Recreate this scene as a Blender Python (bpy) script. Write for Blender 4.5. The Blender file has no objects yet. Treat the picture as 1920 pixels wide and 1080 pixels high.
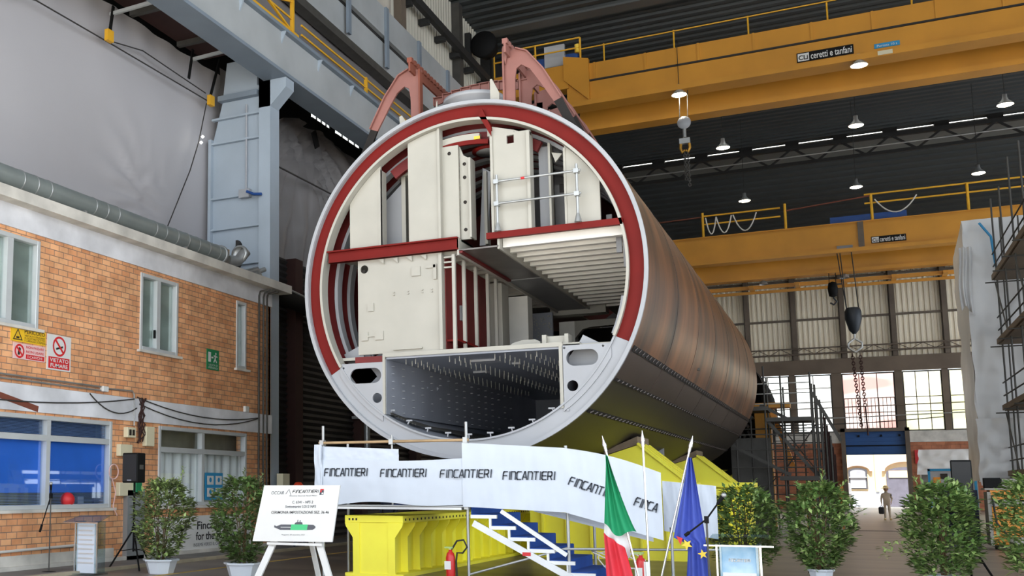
import bpy, bmesh, math, random
from mathutils import Vector, Matrix, noise
random.seed(7)
PI = math.pi
S = bpy.context.scene
COL = S.collection

# ------------------------------------------------------------------ camera
CAMZ = 1.6
cam_d = bpy.data.cameras.new('camera'); cam = bpy.data.objects.new('camera', cam_d); COL.objects.link(cam)
cam_d.sensor_fit = 'HORIZONTAL'; cam_d.sensor_width = 36.0
cam_d.lens = 1990.87 / 1920 * 36
cam_d.shift_x = (960 - 533.3) / 1920
cam_d.shift_y = (664.4 - 540) / 1920
cam_d.clip_start = 0.1; cam_d.clip_end = 500
_r = Vector((0.8820679, 0.4711222, 0.0002977)); _d = Vector((-0.0585233, 0.1101982, -0.9921852)); _f = Vector((-0.4674732, 0.8751573, 0.1247740))
_m = Matrix((_r, -_d, -_f)).transposed().to_4x4(); _m.translation = (0, 0, CAMZ)
cam.matrix_world = _m
S.camera = cam

# ------------------------------------------------------------------ world, lights, exposure
W = bpy.data.worlds.new('sky'); S.world = W; W.use_nodes = True
bg = W.node_tree.nodes['Background']; bg.inputs[0].default_value = (0.86, 0.93, 1.0, 1); bg.inputs[1].default_value = 1.5
S.view_settings.view_transform = 'Standard'; S.view_settings.look = 'None'; S.view_settings.gamma = 1
S.view_settings.use_curve_mapping = False
S.view_settings.exposure = 1.08
sun_d = bpy.data.lights.new('sun', 'SUN'); sun_d.energy = 7.0; sun_d.angle = math.radians(4); sun_d.color = (1, 0.95, 0.86)
sun = bpy.data.objects.new('sun', sun_d); COL.objects.link(sun); sun.rotation_euler = (math.radians(26), 0, math.radians(8))

# ------------------------------------------------------------------ materials
def lin(c):
    c = [x / 255 for x in c]
    return tuple(x / 12.92 if x <= 0.04045 else ((x + 0.055) / 1.055) ** 2.4 for x in c) + (1,)
MATS = {}
def mat(name, c, rough=0.6, metal=0.0, var=0.12, scale=3.0, bump=0.0, stretch=None, spec=0.5, detail=5, c2=None):
    m = bpy.data.materials.new(name); m.use_nodes = True; nt = m.node_tree; N = nt.nodes; L = nt.links
    p = N['Principled BSDF']; p.inputs['Roughness'].default_value = rough; p.inputs['Metallic'].default_value = metal
    p.inputs['Specular IOR Level'].default_value = spec
    l = lin(c)
    if var:
        tc = N.new('ShaderNodeTexCoord'); nz = N.new('ShaderNodeTexNoise'); nz.inputs['Scale'].default_value = scale; nz.inputs['Detail'].default_value = detail
        src = tc.outputs['Object']
        if stretch:
            mp = N.new('ShaderNodeMapping'); mp.inputs['Scale'].default_value = stretch; L.new(src, mp.inputs['Vector']); src = mp.outputs['Vector']
        L.new(src, nz.inputs['Vector'])
        cr = N.new('ShaderNodeValToRGB'); L.new(nz.outputs['Fac'], cr.inputs['Fac'])
        cr.color_ramp.elements[0].position = 0.32; cr.color_ramp.elements[1].position = 0.68
        lo = lin(c2) if c2 else tuple(x * (1 - var) for x in l[:3]) + (1,)
        hi = l if c2 else tuple(min(1, x * (1 + var)) for x in l[:3]) + (1,)
        cr.color_ramp.elements[0].color = lo; cr.color_ramp.elements[1].color = hi
        L.new(cr.outputs['Color'], p.inputs['Base Color'])
        if bump:
            b = N.new('ShaderNodeBump'); b.inputs['Strength'].default_value = bump; b.inputs['Distance'].default_value = 0.03
            L.new(nz.outputs['Fac'], b.inputs['Height']); L.new(b.outputs['Normal'], p.inputs['Normal'])
    else:
        p.inputs['Base Color'].default_value = l
    MATS[name] = m
    return m
def emis(name, c, s):
    m = bpy.data.materials.new(name); m.use_nodes = True; N = m.node_tree.nodes; p = N['Principled BSDF']
    p.inputs['Base Color'].default_value = lin(c); p.inputs['Emission Color'].default_value = lin(c); p.inputs['Emission Strength'].default_value = s
    MATS[name] = m; return m
def glass(name, tint, mixf, rough=0.02):
    """thin pane: part see-through, part mirror"""
    m = bpy.data.materials.new(name); m.use_nodes = True; nt = m.node_tree; N = nt.nodes; L = nt.links
    N.remove(N['Principled BSDF']); out = N['Material Output']
    t = N.new('ShaderNodeBsdfTransparent'); t.inputs[0].default_value = lin(tint)
    g = N.new('ShaderNodeBsdfGlossy'); g.inputs['Roughness'].default_value = rough; g.inputs['Color'].default_value = (0.9, 0.95, 0.95, 1)
    mx = N.new('ShaderNodeMixShader'); mx.inputs[0].default_value = mixf
    L.new(t.outputs[0], mx.inputs[1]); L.new(g.outputs[0], mx.inputs[2]); L.new(mx.outputs[0], out.inputs[0])
    MATS[name] = m; return m
def frosted(name, c, tr=0.35, stripes=None):
    """milky translucent sheet that lets the daylight through"""
    m = bpy.data.materials.new(name); m.use_nodes = True; nt = m.node_tree; N = nt.nodes; L = nt.links
    N.remove(N['Principled BSDF']); out = N['Material Output']
    t = N.new('ShaderNodeBsdfTransparent'); t.inputs[0].default_value = lin(c)
    d = N.new('ShaderNodeBsdfTranslucent'); d.inputs[0].default_value = lin(c)
    mx = N.new('ShaderNodeMixShader'); mx.inputs[0].default_value = 1 - tr
    L.new(t.outputs[0], mx.inputs[1]); L.new(d.outputs[0], mx.inputs[2]); L.new(mx.outputs[0], out.inputs[0])
    if stripes:
        tc = N.new('ShaderNodeTexCoord'); nz = N.new('ShaderNodeTexNoise'); nz.inputs['Scale'].default_value = 0.5
        mp = N.new('ShaderNodeMapping'); mp.inputs['Scale'].default_value = (0.4, 1, 1.6)
        cr = N.new('ShaderNodeValToRGB'); cr.color_ramp.elements[0].color = lin(c); cr.color_ramp.elements[1].color = lin(stripes)
        cr.color_ramp.elements[0].position = 0.4; cr.color_ramp.elements[1].position = 0.6
        L.new(tc.outputs['Object'], mp.inputs['Vector']); L.new(mp.outputs['Vector'], nz.inputs['Vector']); L.new(nz.outputs['Fac'], cr.inputs['Fac'])
        L.new(cr.outputs['Color'], t.inputs[0]); L.new(cr.outputs['Color'], d.inputs[0])
    MATS[name] = m; return m
def brick(name, c1, c2, mortar, bw, bh, axis='Y', rough=0.85):
    m = bpy.data.materials.new(name); m.use_nodes = True; nt = m.node_tree; N = nt.nodes; L = nt.links
    p = N['Principled BSDF']; p.inputs['Roughness'].default_value = rough
    g = N.new('ShaderNodeTexCoord'); s = N.new('ShaderNodeSeparateXYZ'); cb = N.new('ShaderNodeCombineXYZ')
    L.new(g.outputs['Object'], s.inputs[0]); L.new(s.outputs[axis], cb.inputs['X']); L.new(s.outputs['Z'], cb.inputs['Y'])
    b = N.new('ShaderNodeTexBrick'); L.new(cb.outputs[0], b.inputs['Vector'])
    b.inputs['Color1'].default_value = lin(c1); b.inputs['Color2'].default_value = lin(c2); b.inputs['Mortar'].default_value = lin(mortar)
    b.inputs['Scale'].default_value = 1; b.inputs['Brick Width'].default_value = bw; b.inputs['Row Height'].default_value = bh
    b.inputs['Mortar Size'].default_value = 0.009; b.inputs['Mortar Smooth'].default_value = 0.3; b.inputs['Bias'].default_value = -0.1
    nz = N.new('ShaderNodeTexNoise'); nz.inputs['Scale'].default_value = 2.2; nz.inputs['Detail'].default_value = 6; L.new(g.outputs['Object'], nz.inputs['Vector'])
    mx = N.new('ShaderNodeMixRGB'); mx.blend_type = 'MULTIPLY'; mx.inputs['Fac'].default_value = 0.6
    L.new(b.outputs['Color'], mx.inputs[1])
    cr = N.new('ShaderNodeValToRGB'); cr.color_ramp.elements[0].position = 0.3; cr.color_ramp.elements[0].color = (0.45, 0.42, 0.4, 1); cr.color_ramp.elements[1].position = 0.6
    L.new(nz.outputs['Fac'], cr.inputs['Fac']); L.new(cr.outputs['Color'], mx.inputs[2])
    L.new(mx.outputs[0], p.inputs['Base Color'])
    bp = N.new('ShaderNodeBump'); bp.inputs['Strength'].default_value = 0.5; bp.inputs['Distance'].default_value = 0.01; bp.invert = True
    L.new(b.outputs['Fac'], bp.inputs['Height']); L.new(bp.outputs['Normal'], p.inputs['Normal'])
    MATS[name] = m; return m

brick('brick_orange', (244, 184, 134), (222, 152, 104), (150, 122, 104), 0.29, 0.125)
brick('brick_far', (190, 124, 92), (168, 104, 76), (120, 92, 76), 0.6, 0.25, 'X')
mat('concrete', (206, 202, 194), 0.9, var=0.22, scale=1.4, bump=0.2)
mat('concrete_blue', (216, 217, 222), 0.9, var=0.2, scale=1.1, bump=0.2)
mat('floor', (130, 118, 105), 0.38, var=0.3, scale=0.5, c2=(92, 85, 79), bump=0.05, stretch=(0.35, 2.2, 1))
mat('asphalt', (112, 110, 108), 0.6, var=0.2, scale=1.5)
mat('ground_out', (150, 144, 136), 0.8, var=0.1)
mat('bounce_apron', (212, 206, 196), 0.9, var=0.1); mat('line_pale', (170, 160, 138), 0.7); mat('line_yellow', (190, 160, 84), 0.7)
mat('roof_sheet', (58, 63, 65), 0.55, 0.2, var=0.1, scale=0.4); mat('roof_plain', (96, 98, 97), 0.5, 0.2, var=0.1, scale=0.3)
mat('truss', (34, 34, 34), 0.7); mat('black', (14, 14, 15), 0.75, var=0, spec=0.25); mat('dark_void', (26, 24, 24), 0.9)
mat('clad_white', (200, 196, 184), 0.6, var=0.08, scale=0.3); mat('clad_far', (238, 228, 206), 0.7, var=0.08, scale=0.2)
mat('steel_brown', (104, 92, 80), 0.7, var=0.15, scale=1); mat('beam_brown', (112, 98, 84), 0.75, var=0.15, scale=0.6)
mat('steel_dark', (70, 68, 64), 0.6, var=0.15); mat('shutter', (44, 41, 40), 0.7, var=0.25, scale=1.5); mat('rust_dark', (54, 28, 24), 0.8)
mat('grey_blue', (166, 178, 190), 0.55, var=0.06, scale=0.8); mat('grey_blue_dark', (126, 138, 150), 0.55, var=0.08, scale=0.8)
mat('beam_grey', (172, 176, 178), 0.5, var=0.1, scale=0.6)
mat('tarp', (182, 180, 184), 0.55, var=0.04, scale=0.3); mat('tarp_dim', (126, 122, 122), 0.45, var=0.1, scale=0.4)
mat('tarp_white', (214, 214, 214), 0.45, var=0.03, scale=0.5); mat('plastic_clear', (206, 198, 186), 0.3, var=0.15, scale=0.6)
mat('crane_yellow', (200, 138, 40), 0.5, var=0.1, scale=0.5); mat('rail_yellow', (226, 170, 40), 0.5, var=0.05)
mat('cradle_yellow', (255, 242, 74), 0.5, var=0.07, scale=1.2)
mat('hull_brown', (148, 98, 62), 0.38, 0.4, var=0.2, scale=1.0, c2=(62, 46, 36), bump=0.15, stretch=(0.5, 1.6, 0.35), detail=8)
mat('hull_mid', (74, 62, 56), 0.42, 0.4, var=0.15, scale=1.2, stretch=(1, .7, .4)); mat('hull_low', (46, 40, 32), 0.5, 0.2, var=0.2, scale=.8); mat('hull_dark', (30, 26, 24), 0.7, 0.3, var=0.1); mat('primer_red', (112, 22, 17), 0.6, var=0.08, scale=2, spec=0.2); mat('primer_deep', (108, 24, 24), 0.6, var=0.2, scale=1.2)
mat('paint_white_lit', (244, 242, 236), 0.5, var=0.03); mat('paint_white', (174, 171, 161), 0.45, var=0.05, scale=1.5); mat('paint_cool', (164, 166, 171), 0.45, var=0.06, scale=1)  # joist tone is the white paint lightened to stand in for light
mat('paint_grey', (128, 128, 130), 0.5, var=0.08); mat('tank_grey', (150, 154, 164), 0.42, var=0.12, scale=0.7); mat('plate_steel', (112, 106, 102), 0.38, 0.5, var=0.2, scale=1.5)
mat('fin_pink', (136, 90, 82), 0.6, var=0.12, scale=1.5); mat('fin_rust', (116, 62, 46), 0.7, var=0.2, scale=1.5)
mat('galv', (172, 174, 174), 0.4, 0.6, var=0.1, scale=3); mat('alu', (214, 216, 218), 0.4, 0.4, var=0.06); mat('chrome', (220, 220, 220), 0.2, 0.9, var=0)
mat('duct', (150, 158, 156), 0.45, 0.4, var=0.08, scale=1.5); mat('wood_tan', (176, 148, 112), 0.8, var=0.15)
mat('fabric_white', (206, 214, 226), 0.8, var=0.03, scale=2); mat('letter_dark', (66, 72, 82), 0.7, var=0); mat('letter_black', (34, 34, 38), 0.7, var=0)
mat('carpet_blue', (30, 78, 160), 0.9, var=0.1, scale=4); mat('frame_alu', (200, 204, 206), 0.45, 0.2, var=0.04); mat('frame_grey', (140, 144, 146), 0.5, 0.2, var=0.04)
mat('blind_blue', (70, 140, 235), 0.6, var=0.1, scale=1.2); mat('blind_slat', (130, 150, 180), 0.6, var=0.1); mat('curtain', (244, 246, 248), 0.8, var=0.08, scale=6, stretch=(1, 3, 0.15))
mat('film_grey', (178, 186, 182), 0.6, var=0.35, scale=0.9, stretch=(1, .6, 1.4)); mat('room_dark', (150, 160, 158), 0.9, var=0.2, scale=0.6); mat('room_cream', (190, 184, 162), 0.9)
mat('white', (218, 218, 216), 0.5, var=0.02); mat('white_pot', (206, 213, 222), 0.35, var=0.02); mat('soil', (60, 46, 36), 0.95)
mat('sign_yellow', (236, 190, 40), 0.5, var=0); mat('sign_red', (206, 42, 46), 0.5, var=0); mat('sign_green', (28, 128, 82), 0.5, var=0); mat('sign_blue', (40, 140, 190), 0.5, var=0)
mat('sign_pink', (226, 190, 188), 0.5, var=0); mat('ink', (40, 34, 30), 0.6, var=0); mat('board_green', (62, 186, 120), 0.5, var=0); mat('sub_grey', (74, 76, 84), 0.5, var=0)
mat('leaf_a', (100, 130, 70), 0.4, var=0.35, scale=9); mat('leaf_b', (156, 180, 108), 0.4, var=0.3, scale=9); mat('bark', (112, 88, 64), 0.9)
mat('leaf_olive', (104, 118, 76), 0.45, var=0.4, scale=9)
mat('flag_green', (20, 140, 92), 0.75, var=0.08); mat('flag_white', (236, 238, 238), 0.75, var=0.04); mat('flag_red', (214, 52, 66), 0.75, var=0.08); mat('flag_blue', (64, 82, 172), 0.75, var=0.12, scale=3)
mat('gold', (240, 200, 60), 0.5, var=0); mat('ext_red', (196, 34, 34), 0.3, var=0); mat('rubber', (26, 26, 28), 0.6, var=0); mat('orange', (222, 142, 44), 0.5, var=0.1); mat('box_grey', (150, 146, 138), 0.6)
mat('cream', (216, 208, 178), 0.7, var=0.03); mat('facade', (216, 198, 162), 0.8, var=0.04); mat('facade_blue', (166, 174, 190), 0.8, var=0.04); mat('pinkish', (226, 186, 178), 0.8)
mat('door_grey', (92, 92, 108), 0.6); mat('door_blue', (26, 78, 138), 0.5, var=0.1, scale=0.6); mat('cab_blue', (32, 74, 142), 0.5)
mat('skin', (196, 148, 120), 0.6, var=0); mat('khaki', (196, 180, 160), 0.8, var=0.08); mat('straw', (206, 184, 140), 0.8); mat('bag_black', (26, 26, 30), 0.7, var=0)
mat('board_wood', (124, 108, 90), 0.8, var=0.2, scale=2, stretch=(1, 0.2, 1)); mat('cable', (52, 50, 48), 0.6, var=0); mat('white_cable', (214, 210, 204), 0.6, var=0)
mat('acryl_print', (120, 170, 206), 0.3, var=0.35, scale=3, c2=(200, 222, 236)); mat('hook_black', (40, 46, 54), 0.5, 0.3, var=0); mat('brass', (200, 150, 60), 0.4, 0.6, var=0)
mat('helmet', (226, 70, 34), 0.4, var=0); mat('navy', (34, 40, 60), 0.8, var=0); mat('hull_far', (40, 37, 35), 0.5, 0.4, var=0.1)
mat('blue_tape', (60, 150, 200), 0.6, var=0)
glass('pane', (244, 248, 247), 0.16, 0.1); glass('pane_blue', (236, 242, 250), 0.08); glass('pane_clear', (248, 250, 250), 0.05); glass('acrylic', (226, 236, 238), 0.13, 0.05)
frosted('sheet_roof', (250, 250, 248), 0.04); frosted('sheet_clear', (250, 250, 245), 0.6); frosted('sheet_cream', (252, 248, 236), 0.5, (240, 238, 206)); frosted('sheet_pink', (250, 238, 232), 0.45, (232, 202, 196))
emis('lamp_glow', (255, 238, 205), 14.0); emis('hole_glow', (255, 250, 235), 6)

# ------------------------------------------------------------------ helpers
WORG = {}
def tag(o, label=None, cat=None, group=None, kind=None):
    if label: o['label'] = label
    if cat: o['category'] = cat
    if group: o['group'] = group
    if kind: o['kind'] = kind
    return o
def thing(name, label, cat, loc=(0, 0, 0), group=None):
    o = bpy.data.objects.new(name, None); o.empty_display_size = 0.2; COL.objects.link(o); o.location = loc
    WORG[o.name] = Vector(loc)
    return tag(o, label, cat, group)
class MB:
    """collects boxes, bars, tubes and prisms, written in world coordinates; build() links them as ONE mesh"""
    def __init__(s): s.v = []; s.f = []; s.sm = []
    def add(s, vs, fs, smooth=False):
        b = len(s.v); s.v += [Vector(v) for v in vs]
        for f in fs: s.f.append([b + i for i in f]); s.sm.append(smooth)
        return s
    def box(s, x0, x1, y0, y1, z0, z1):
        return s.add([(x0, y0, z0), (x1, y0, z0), (x1, y1, z0), (x0, y1, z0), (x0, y0, z1), (x1, y0, z1), (x1, y1, z1), (x0, y1, z1)],
                     [(0, 3, 2, 1), (4, 5, 6, 7), (0, 1, 5, 4), (1, 2, 6, 5), (2, 3, 7, 6), (3, 0, 4, 7)])
    def prism(s, pts, axis, a0, a1):
        """pts: 2-D outline; axis 'y' -> (x,z) outline extruded along y; 'x' -> (y,z); 'z' -> (x,y)"""
        def P(p, a): return {'y': (p[0], a, p[1]), 'x': (a, p[0], p[1]), 'z': (p[0], p[1], a)}[axis]
        n = len(pts)
        return s.add([P(p, a0) for p in pts] + [P(p, a1) for p in pts],
                     [list(range(n))[::-1], list(range(n, 2 * n))] + [(i, (i + 1) % n, n + (i + 1) % n, n + i) for i in range(n)])
    def bar(s, p, q, w, h=None, up=(0, 0, 1)):
        h = h or w; p = Vector(p); q = Vector(q); d = (q - p).normalized(); u = Vector(up)
        if abs(d.dot(u)) > 0.98: u = Vector((0, 1, 0))
        r = d.cross(u).normalized(); u = r.cross(d)
        vs = [c + r * a * w / 2 + u * b * h / 2 for c in (p, q) for a, b in ((-1, -1), (1, -1), (1, 1), (-1, 1))]
        return s.add(vs, [(0, 1, 2, 3), (7, 6, 5, 4), (0, 4, 5, 1), (1, 5, 6, 2), (2, 6, 7, 3), (3, 7, 4, 0)])
    def tube(s, pts, r, n=8, cap=True, r2=None):
        pts = [Vector(p) for p in pts]; m = len(pts); vs = []; fs = []
        prev = None
        for i, p in enumerate(pts):
            d = (pts[min(i + 1, m - 1)] - pts[max(i - 1, 0)]).normalized()
            if prev is None:
                u = Vector((0, 0, 1)) if abs(d.z) < 0.9 else Vector((0, 1, 0))
            else: u = prev
            a = d.cross(u).normalized(); u = a.cross(d).normalized(); prev = u
            rr = r if r2 is None else r + (r2 - r) * i / (m - 1)
            for k in range(n):
                t = 2 * PI * k / n; vs.append(p + a * math.cos(t) * rr + u * math.sin(t) * rr)
        for i in range(m - 1):
            for k in range(n): fs.append((i * n + k, i * n + (k + 1) % n, (i + 1) * n + (k + 1) % n, (i + 1) * n + k))
        s.add(vs, fs, True)
        if cap: s.add(vs[:n], [list(range(n))[::-1]]); s.add(vs[-n:], [list(range(n))])
        return s
    def lathe(s, prof, c=(0, 0, 0), n=16, axis='z', smooth=True):
        vs = []; fs = []; c = Vector(c)
        for r, h in prof:
            for k in range(n):
                t = 2 * PI * k / n; a, b = r * math.cos(t), r * math.sin(t)
                vs.append(c + Vector({'z': (a, b, h), 'y': (a, h, b), 'x': (h, a, b)}[axis]))
        for i in range(len(prof) - 1):
            for k in range(n): fs.append((i * n + k, i * n + (k + 1) % n, (i + 1) * n + (k + 1) % n, (i + 1) * n + k))
        return s.add(vs, fs, smooth)
    def quad(s, a, b, c, d): return s.add([a, b, c, d], [(0, 1, 2, 3)])
    def grid(s, fn, nu, nv, smooth=True):
        vs = [fn(i / nu, j / nv) for j in range(nv + 1) for i in range(nu + 1)]
        return s.add(vs, [(j * (nu + 1) + i, j * (nu + 1) + i + 1, (j + 1) * (nu + 1) + i + 1, (j + 1) * (nu + 1) + i) for j in range(nv) for i in range(nu)], smooth)
    def build(s, name, m, parent=None, bevel=0.0, thick=0.0):
        org = WORG[parent.name] if parent else Vector((0, 0, 0))
        me = bpy.data.meshes.new(name); me.from_pydata([v - org for v in s.v], [], s.f); me.update()
        bm = bmesh.new(); bm.from_mesh(me); bmesh.ops.recalc_face_normals(bm, faces=bm.faces[:])
        if bevel:
            bmesh.ops.bevel(bm, geom=bm.edges[:], offset=bevel, segments=1, affect='EDGES')
        bm.to_mesh(me); bm.free()
        if not bevel: me.polygons.foreach_set('use_smooth', s.sm)
        me.materials.append(MATS[m])
        o = bpy.data.objects.new(name, me); COL.objects.link(o)
        if parent: o.parent = parent
        WORG[o.name] = org
        if thick:
            sd = o.modifiers.new('thickness', 'SOLIDIFY'); sd.thickness = thick; sd.offset = 0
        return o
def struct(name, mb, m, **k):
    o = mb.build(name, m, **k); o['kind'] = 'structure'; return o
def solo(name, mb, m, label, cat, group=None, **k): return tag(mb.build(name, m, **k), label, cat, group)
def dup(root, loc, label=None, group=None):
    r = root.copy(); COL.objects.link(r); r.location = loc
    if label: r['label'] = label
    if group: r['group'] = group
    for ch in list(root.children):
        c = ch.copy(); COL.objects.link(c); c.parent = r
        for g in list(ch.children):
            d = g.copy(); COL.objects.link(d); d.parent = c
    return r
def text(name, s, m, parent, origin, xdir, zdir, w, h, shear=0.0, bold=0.0, out=0.004):
    """flat lettering fitted into w x h metres, lower left corner at origin"""
    cu = bpy.data.curves.new(name, 'FONT'); cu.body = s; cu.size = 1; cu.shear = shear; cu.offset = bold; cu.resolution_u = 3; cu.space_line = 0.95
    t = bpy.data.objects.new(name, cu); COL.objects.link(t)
    bpy.context.view_layer.update()
    me = bpy.data.meshes.new_from_object(t.evaluated_get(bpy.context.evaluated_depsgraph_get()))
    bpy.data.objects.remove(t); bpy.data.curves.remove(cu)
    xs = [v.co.x for v in me.vertices]; ys = [v.co.y for v in me.vertices]
    x0, x1, y0, y1 = min(xs), max(xs), min(ys), max(ys)
    X = Vector(xdir).normalized(); Z = Vector(zdir).normalized(); Nn = X.cross(Z)
    org = WORG[parent.name] if parent else Vector((0, 0, 0))
    O = Vector(origin) - org + Nn * out
    for v in me.vertices:
        v.co = O + X * ((v.co.x - x0) / (x1 - x0) * w) + Z * ((v.co.y - y0) / (y1 - y0) * h)
    me.name = name; me.materials.clear(); me.materials.append(MATS[m])
    o = bpy.data.objects.new(name, me); COL.objects.link(o)
    if parent: o.parent = parent
    WORG[o.name] = org
    return o
GLYPH = {'F': [[(0, 0), (0, .8), (.12, 1), (.85, 1)], [(0, .5), (.75, .5)]], 'I': [[(.2, 0), (.2, 1)]], 'n': [[(0, 0), (0, 1), (.68, 1), (.85, .82), (.85, 0)]], 'C': [[(.85, 1), (.16, 1), (0, .84), (0, .16), (.16, 0), (.85, 0)]],
         'A': [[(0, 0), (.42, 1), (.5, 1), (.92, 0)], [(.2, .3), (.74, .3)]], 'T': [[(0, 1), (.9, 1)], [(.45, 1), (.45, 0)]], 'E': [[(.85, 1), (.14, 1), (0, .86), (0, .14), (.14, 0), (.85, 0)], [(0, .5), (.78, .5)]], 'R': [[(0, 0), (0, 1), (.66, 1), (.8, .86), (.8, .58), (.66, .44), (0, .44)], [(.45, .44), (.85, 0)]]}
def strokes(name, word, m, parent, origin, xdir, zdir, w, h, out=.004, wt=.17, shear=.18):
    X = Vector(xdir).normalized(); Z = Vector(zdir).normalized(); Nn = X.cross(Z); O = Vector(origin) + Nn * out
    adv = [.55 if c == 'I' else 1.15 for c in word]; k = w / sum(adv); mb = MB(); x = 0
    for c, a in zip(word, adv):
        for pl in GLYPH[c]:
            P = [O + X * ((x + p[0] + shear * p[1]) * k) + Z * (p[1] * h) for p in pl]
            for p, q in zip(P, P[1:]):
                d = (q - p).normalized(); n_ = Nn.cross(d) * wt * h * .5; e = d * wt * h * .3
                mb.add([p - n_ - e, q - n_ + e, q + n_ + e, p + n_ - e], [(0, 1, 2, 3)])
        x += a
    return mb.build(name, m, parent)
def lerp(a, b, t): return a + (b - a) * t
def nz(x, y, z): return noise.noise(Vector((x, y, z)))
def sag(p, q, d, n=10): 
    p = Vector(p); q = Vector(q)
    return [p.lerp(q, i / n) - Vector((0, 0, d * 4 * (i / n) * (1 - i / n))) for i in range(n + 1)]

def corr_wall_y(X, y0, y1, z0, z1, pitch, dep, face=1):
    """corrugated sheet in the plane x = X, ribs upright, along y"""
    mb = MB(); n = int((y1 - y0) / pitch); pts = []
    for i in range(n):
        y = y0 + i * pitch
        pts += [(X, y), (X, y + pitch * .45), (X + face * dep, y + pitch * .55), (X + face * dep, y + pitch * .9)]
    pts.append((X, y1))
    vs = [(x, y, z0) for x, y in pts] + [(x, y, z1) for x, y in pts]; k = len(pts)
    mb.add(vs, [(i, i + 1, k + i + 1, k + i) for i in range(k - 1)])
    return mb
def corr_wall_x(Y, x0, x1, z0, z1, pitch, dep):
    mb = MB(); n = int((x1 - x0) / pitch); pts = []
    for i in range(n):
        x = x0 + i * pitch
        pts += [(x, Y), (x + pitch * .45, Y), (x + pitch * .55, Y - dep), (x + pitch * .9, Y - dep)]
    pts.append((x1, Y)); k = len(pts)
    mb.add([(x, y, z0) for x, y in pts] + [(x, y, z1) for x, y in pts], [(i, i + 1, k + i + 1, k + i) for i in range(k - 1)])
    return mb
def holed_x(X0, X1, y0, y1, z0, z1, holes):
    """wall slab between x = X0 and X1 with rectangular holes (ya, yb, za, zb)"""
    ys = sorted({y0, y1, *[h[0] for h in holes], *[h[1] for h in holes]}); zs = sorted({z0, z1, *[h[2] for h in holes], *[h[3] for h in holes]})
    mb = MB()
    for a, b in zip(ys, ys[1:]):
        for c, d in zip(zs, zs[1:]):
            if any(h[0] <= (a + b) / 2 <= h[1] and h[2] <= (c + d) / 2 <= h[3] for h in holes): continue
            mb.box(X0, X1, a, b, c, d)
    return mb
def holed_y(Y0, Y1, x0, x1, z0, z1, holes):
    xs = sorted({x0, x1, *[h[0] for h in holes], *[h[1] for h in holes]}); zs = sorted({z0, z1, *[h[2] for h in holes], *[h[3] for h in holes]})
    mb = MB()
    for a, b in zip(xs, xs[1:]):
        for c, d in zip(zs, zs[1:]):
            if any(h[0] <= (a + b) / 2 <= h[1] and h[2] <= (c + d) / 2 <= h[3] for h in holes): continue
            mb.box(a, b, Y0, Y1, c, d)
    return mb

# ================================================================== THE HALL
CE = 24.2           # ceiling height
FW = 92.0           # far wall
XR = 24.0           # right wall
struct('floor', MB().box(-24, XR, -14, FW, -0.3, 0), 'floor')
struct('floor', MB().box(-24, XR, -60, 11.5, -0.2, 0.004), 'bounce_apron')  # pale unseen ground added to bounce sunlight into the hall
struct('trim_1', MB().box(-14.4, -13.0, 6, 60, 0, 0.02), 'asphalt')
struct('trim_2', MB().box(-13.02, -12.86, 6, 60, 0, 0.06), 'line_pale')
struct('trim_3', MB().box(-11.44, -11.34, 6, 60, 0, 0.006), 'line_yellow')
struct('trim_4', MB().box(3.7, 3.85, 20, 60, 0, 0.006), 'line_yellow')
struct('floor', MB().box(-40, 60, FW, 150, -0.5, -0.06), 'ground_out')
# ribbed roof with slots of daylight
slots = [(50.0, 50.25), (58.4, 58.9), (75.8, 76.4)]
mb = MB(); y = -4.0
ys = []; 
while y < FW:
    if not any(a - 0.2 < y + 0.3 and y < b + 0.2 for a, b in slots) and not 76.9 < y < 79.5:
        CE = 24.2 - max(0, y - 80) * .33; dC = -.231 if y > 80 else 0
        mb.add([(xx, y + dy, CE + dz + dC * dy / .7) for xx in (-24, XR) for dy, dz in ((0, 0), (.3, 0), (.36, .12), (.64, .12), (.7, 0))], [(i, i + 1, i + 6, i + 5) for i in range(4)])
    y += 0.7
CE = 24.2
struct('ceiling', mb, 'roof_sheet')
mb = MB(); edges = [-4.0] + [e for s_ in slots for e in s_] + [FW + .5]
for i in range(0, len(edges), 2): mb.box(-24, XR, edges[i], edges[i + 1], CE + .13, CE + .3)
mb.box(-24, XR, 76.9, 80, CE - .1, CE + .12); mb.box(-24, XR, 49.2, 50, CE - .1, CE + .12)
struct('ceiling', mb, 'roof_plain')
for i, (a, b) in enumerate(slots): struct('window_%d' % (31 + i), MB().box(-24, XR, a - .05, b + .05, CE + .14, CE + .17), 'sheet_roof')
# roof trusses
for yt in (57.6, 75.0):
    t = thing('roof_truss', {57.6: 'dark roof truss spanning the hall beyond the nearer crane, lamps hanging below it', 75.0: 'dark roof truss over the middle of the hall, above the farther crane', 89.8: 'dark roof truss over the eaves of the far gable wall'}[yt], 'roof truss', (0, yt, 22.6))
    MB().box(-15, XR, yt - .15, yt + .15, 23.55, 23.8).build('top_chord', 'truss', t)
    MB().box(-15, XR, yt - .12, yt + .12, 22.5, 22.7).build('bottom_chord', 'truss', t)
    mb = MB()
    for k in range(14):
        x = -15 + k * 2.8
        mb.bar((x, yt, 22.6), (x + 1.4, yt, 23.65), .12); mb.bar((x + 1.4, yt, 23.65), (x + 2.8, yt, 22.6), .12)
        mb.box(x + 1.0, x + 1.8, yt + .2, yt + .8, 23.7, 24.2)
    mb.build('web_bracing', 'truss', t)
    MB().tube([(-14, yt - .3, 23.0), (XR, yt - .3, 23.0)], .05, 6).build('service_pipe', 'galv', t)

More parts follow.
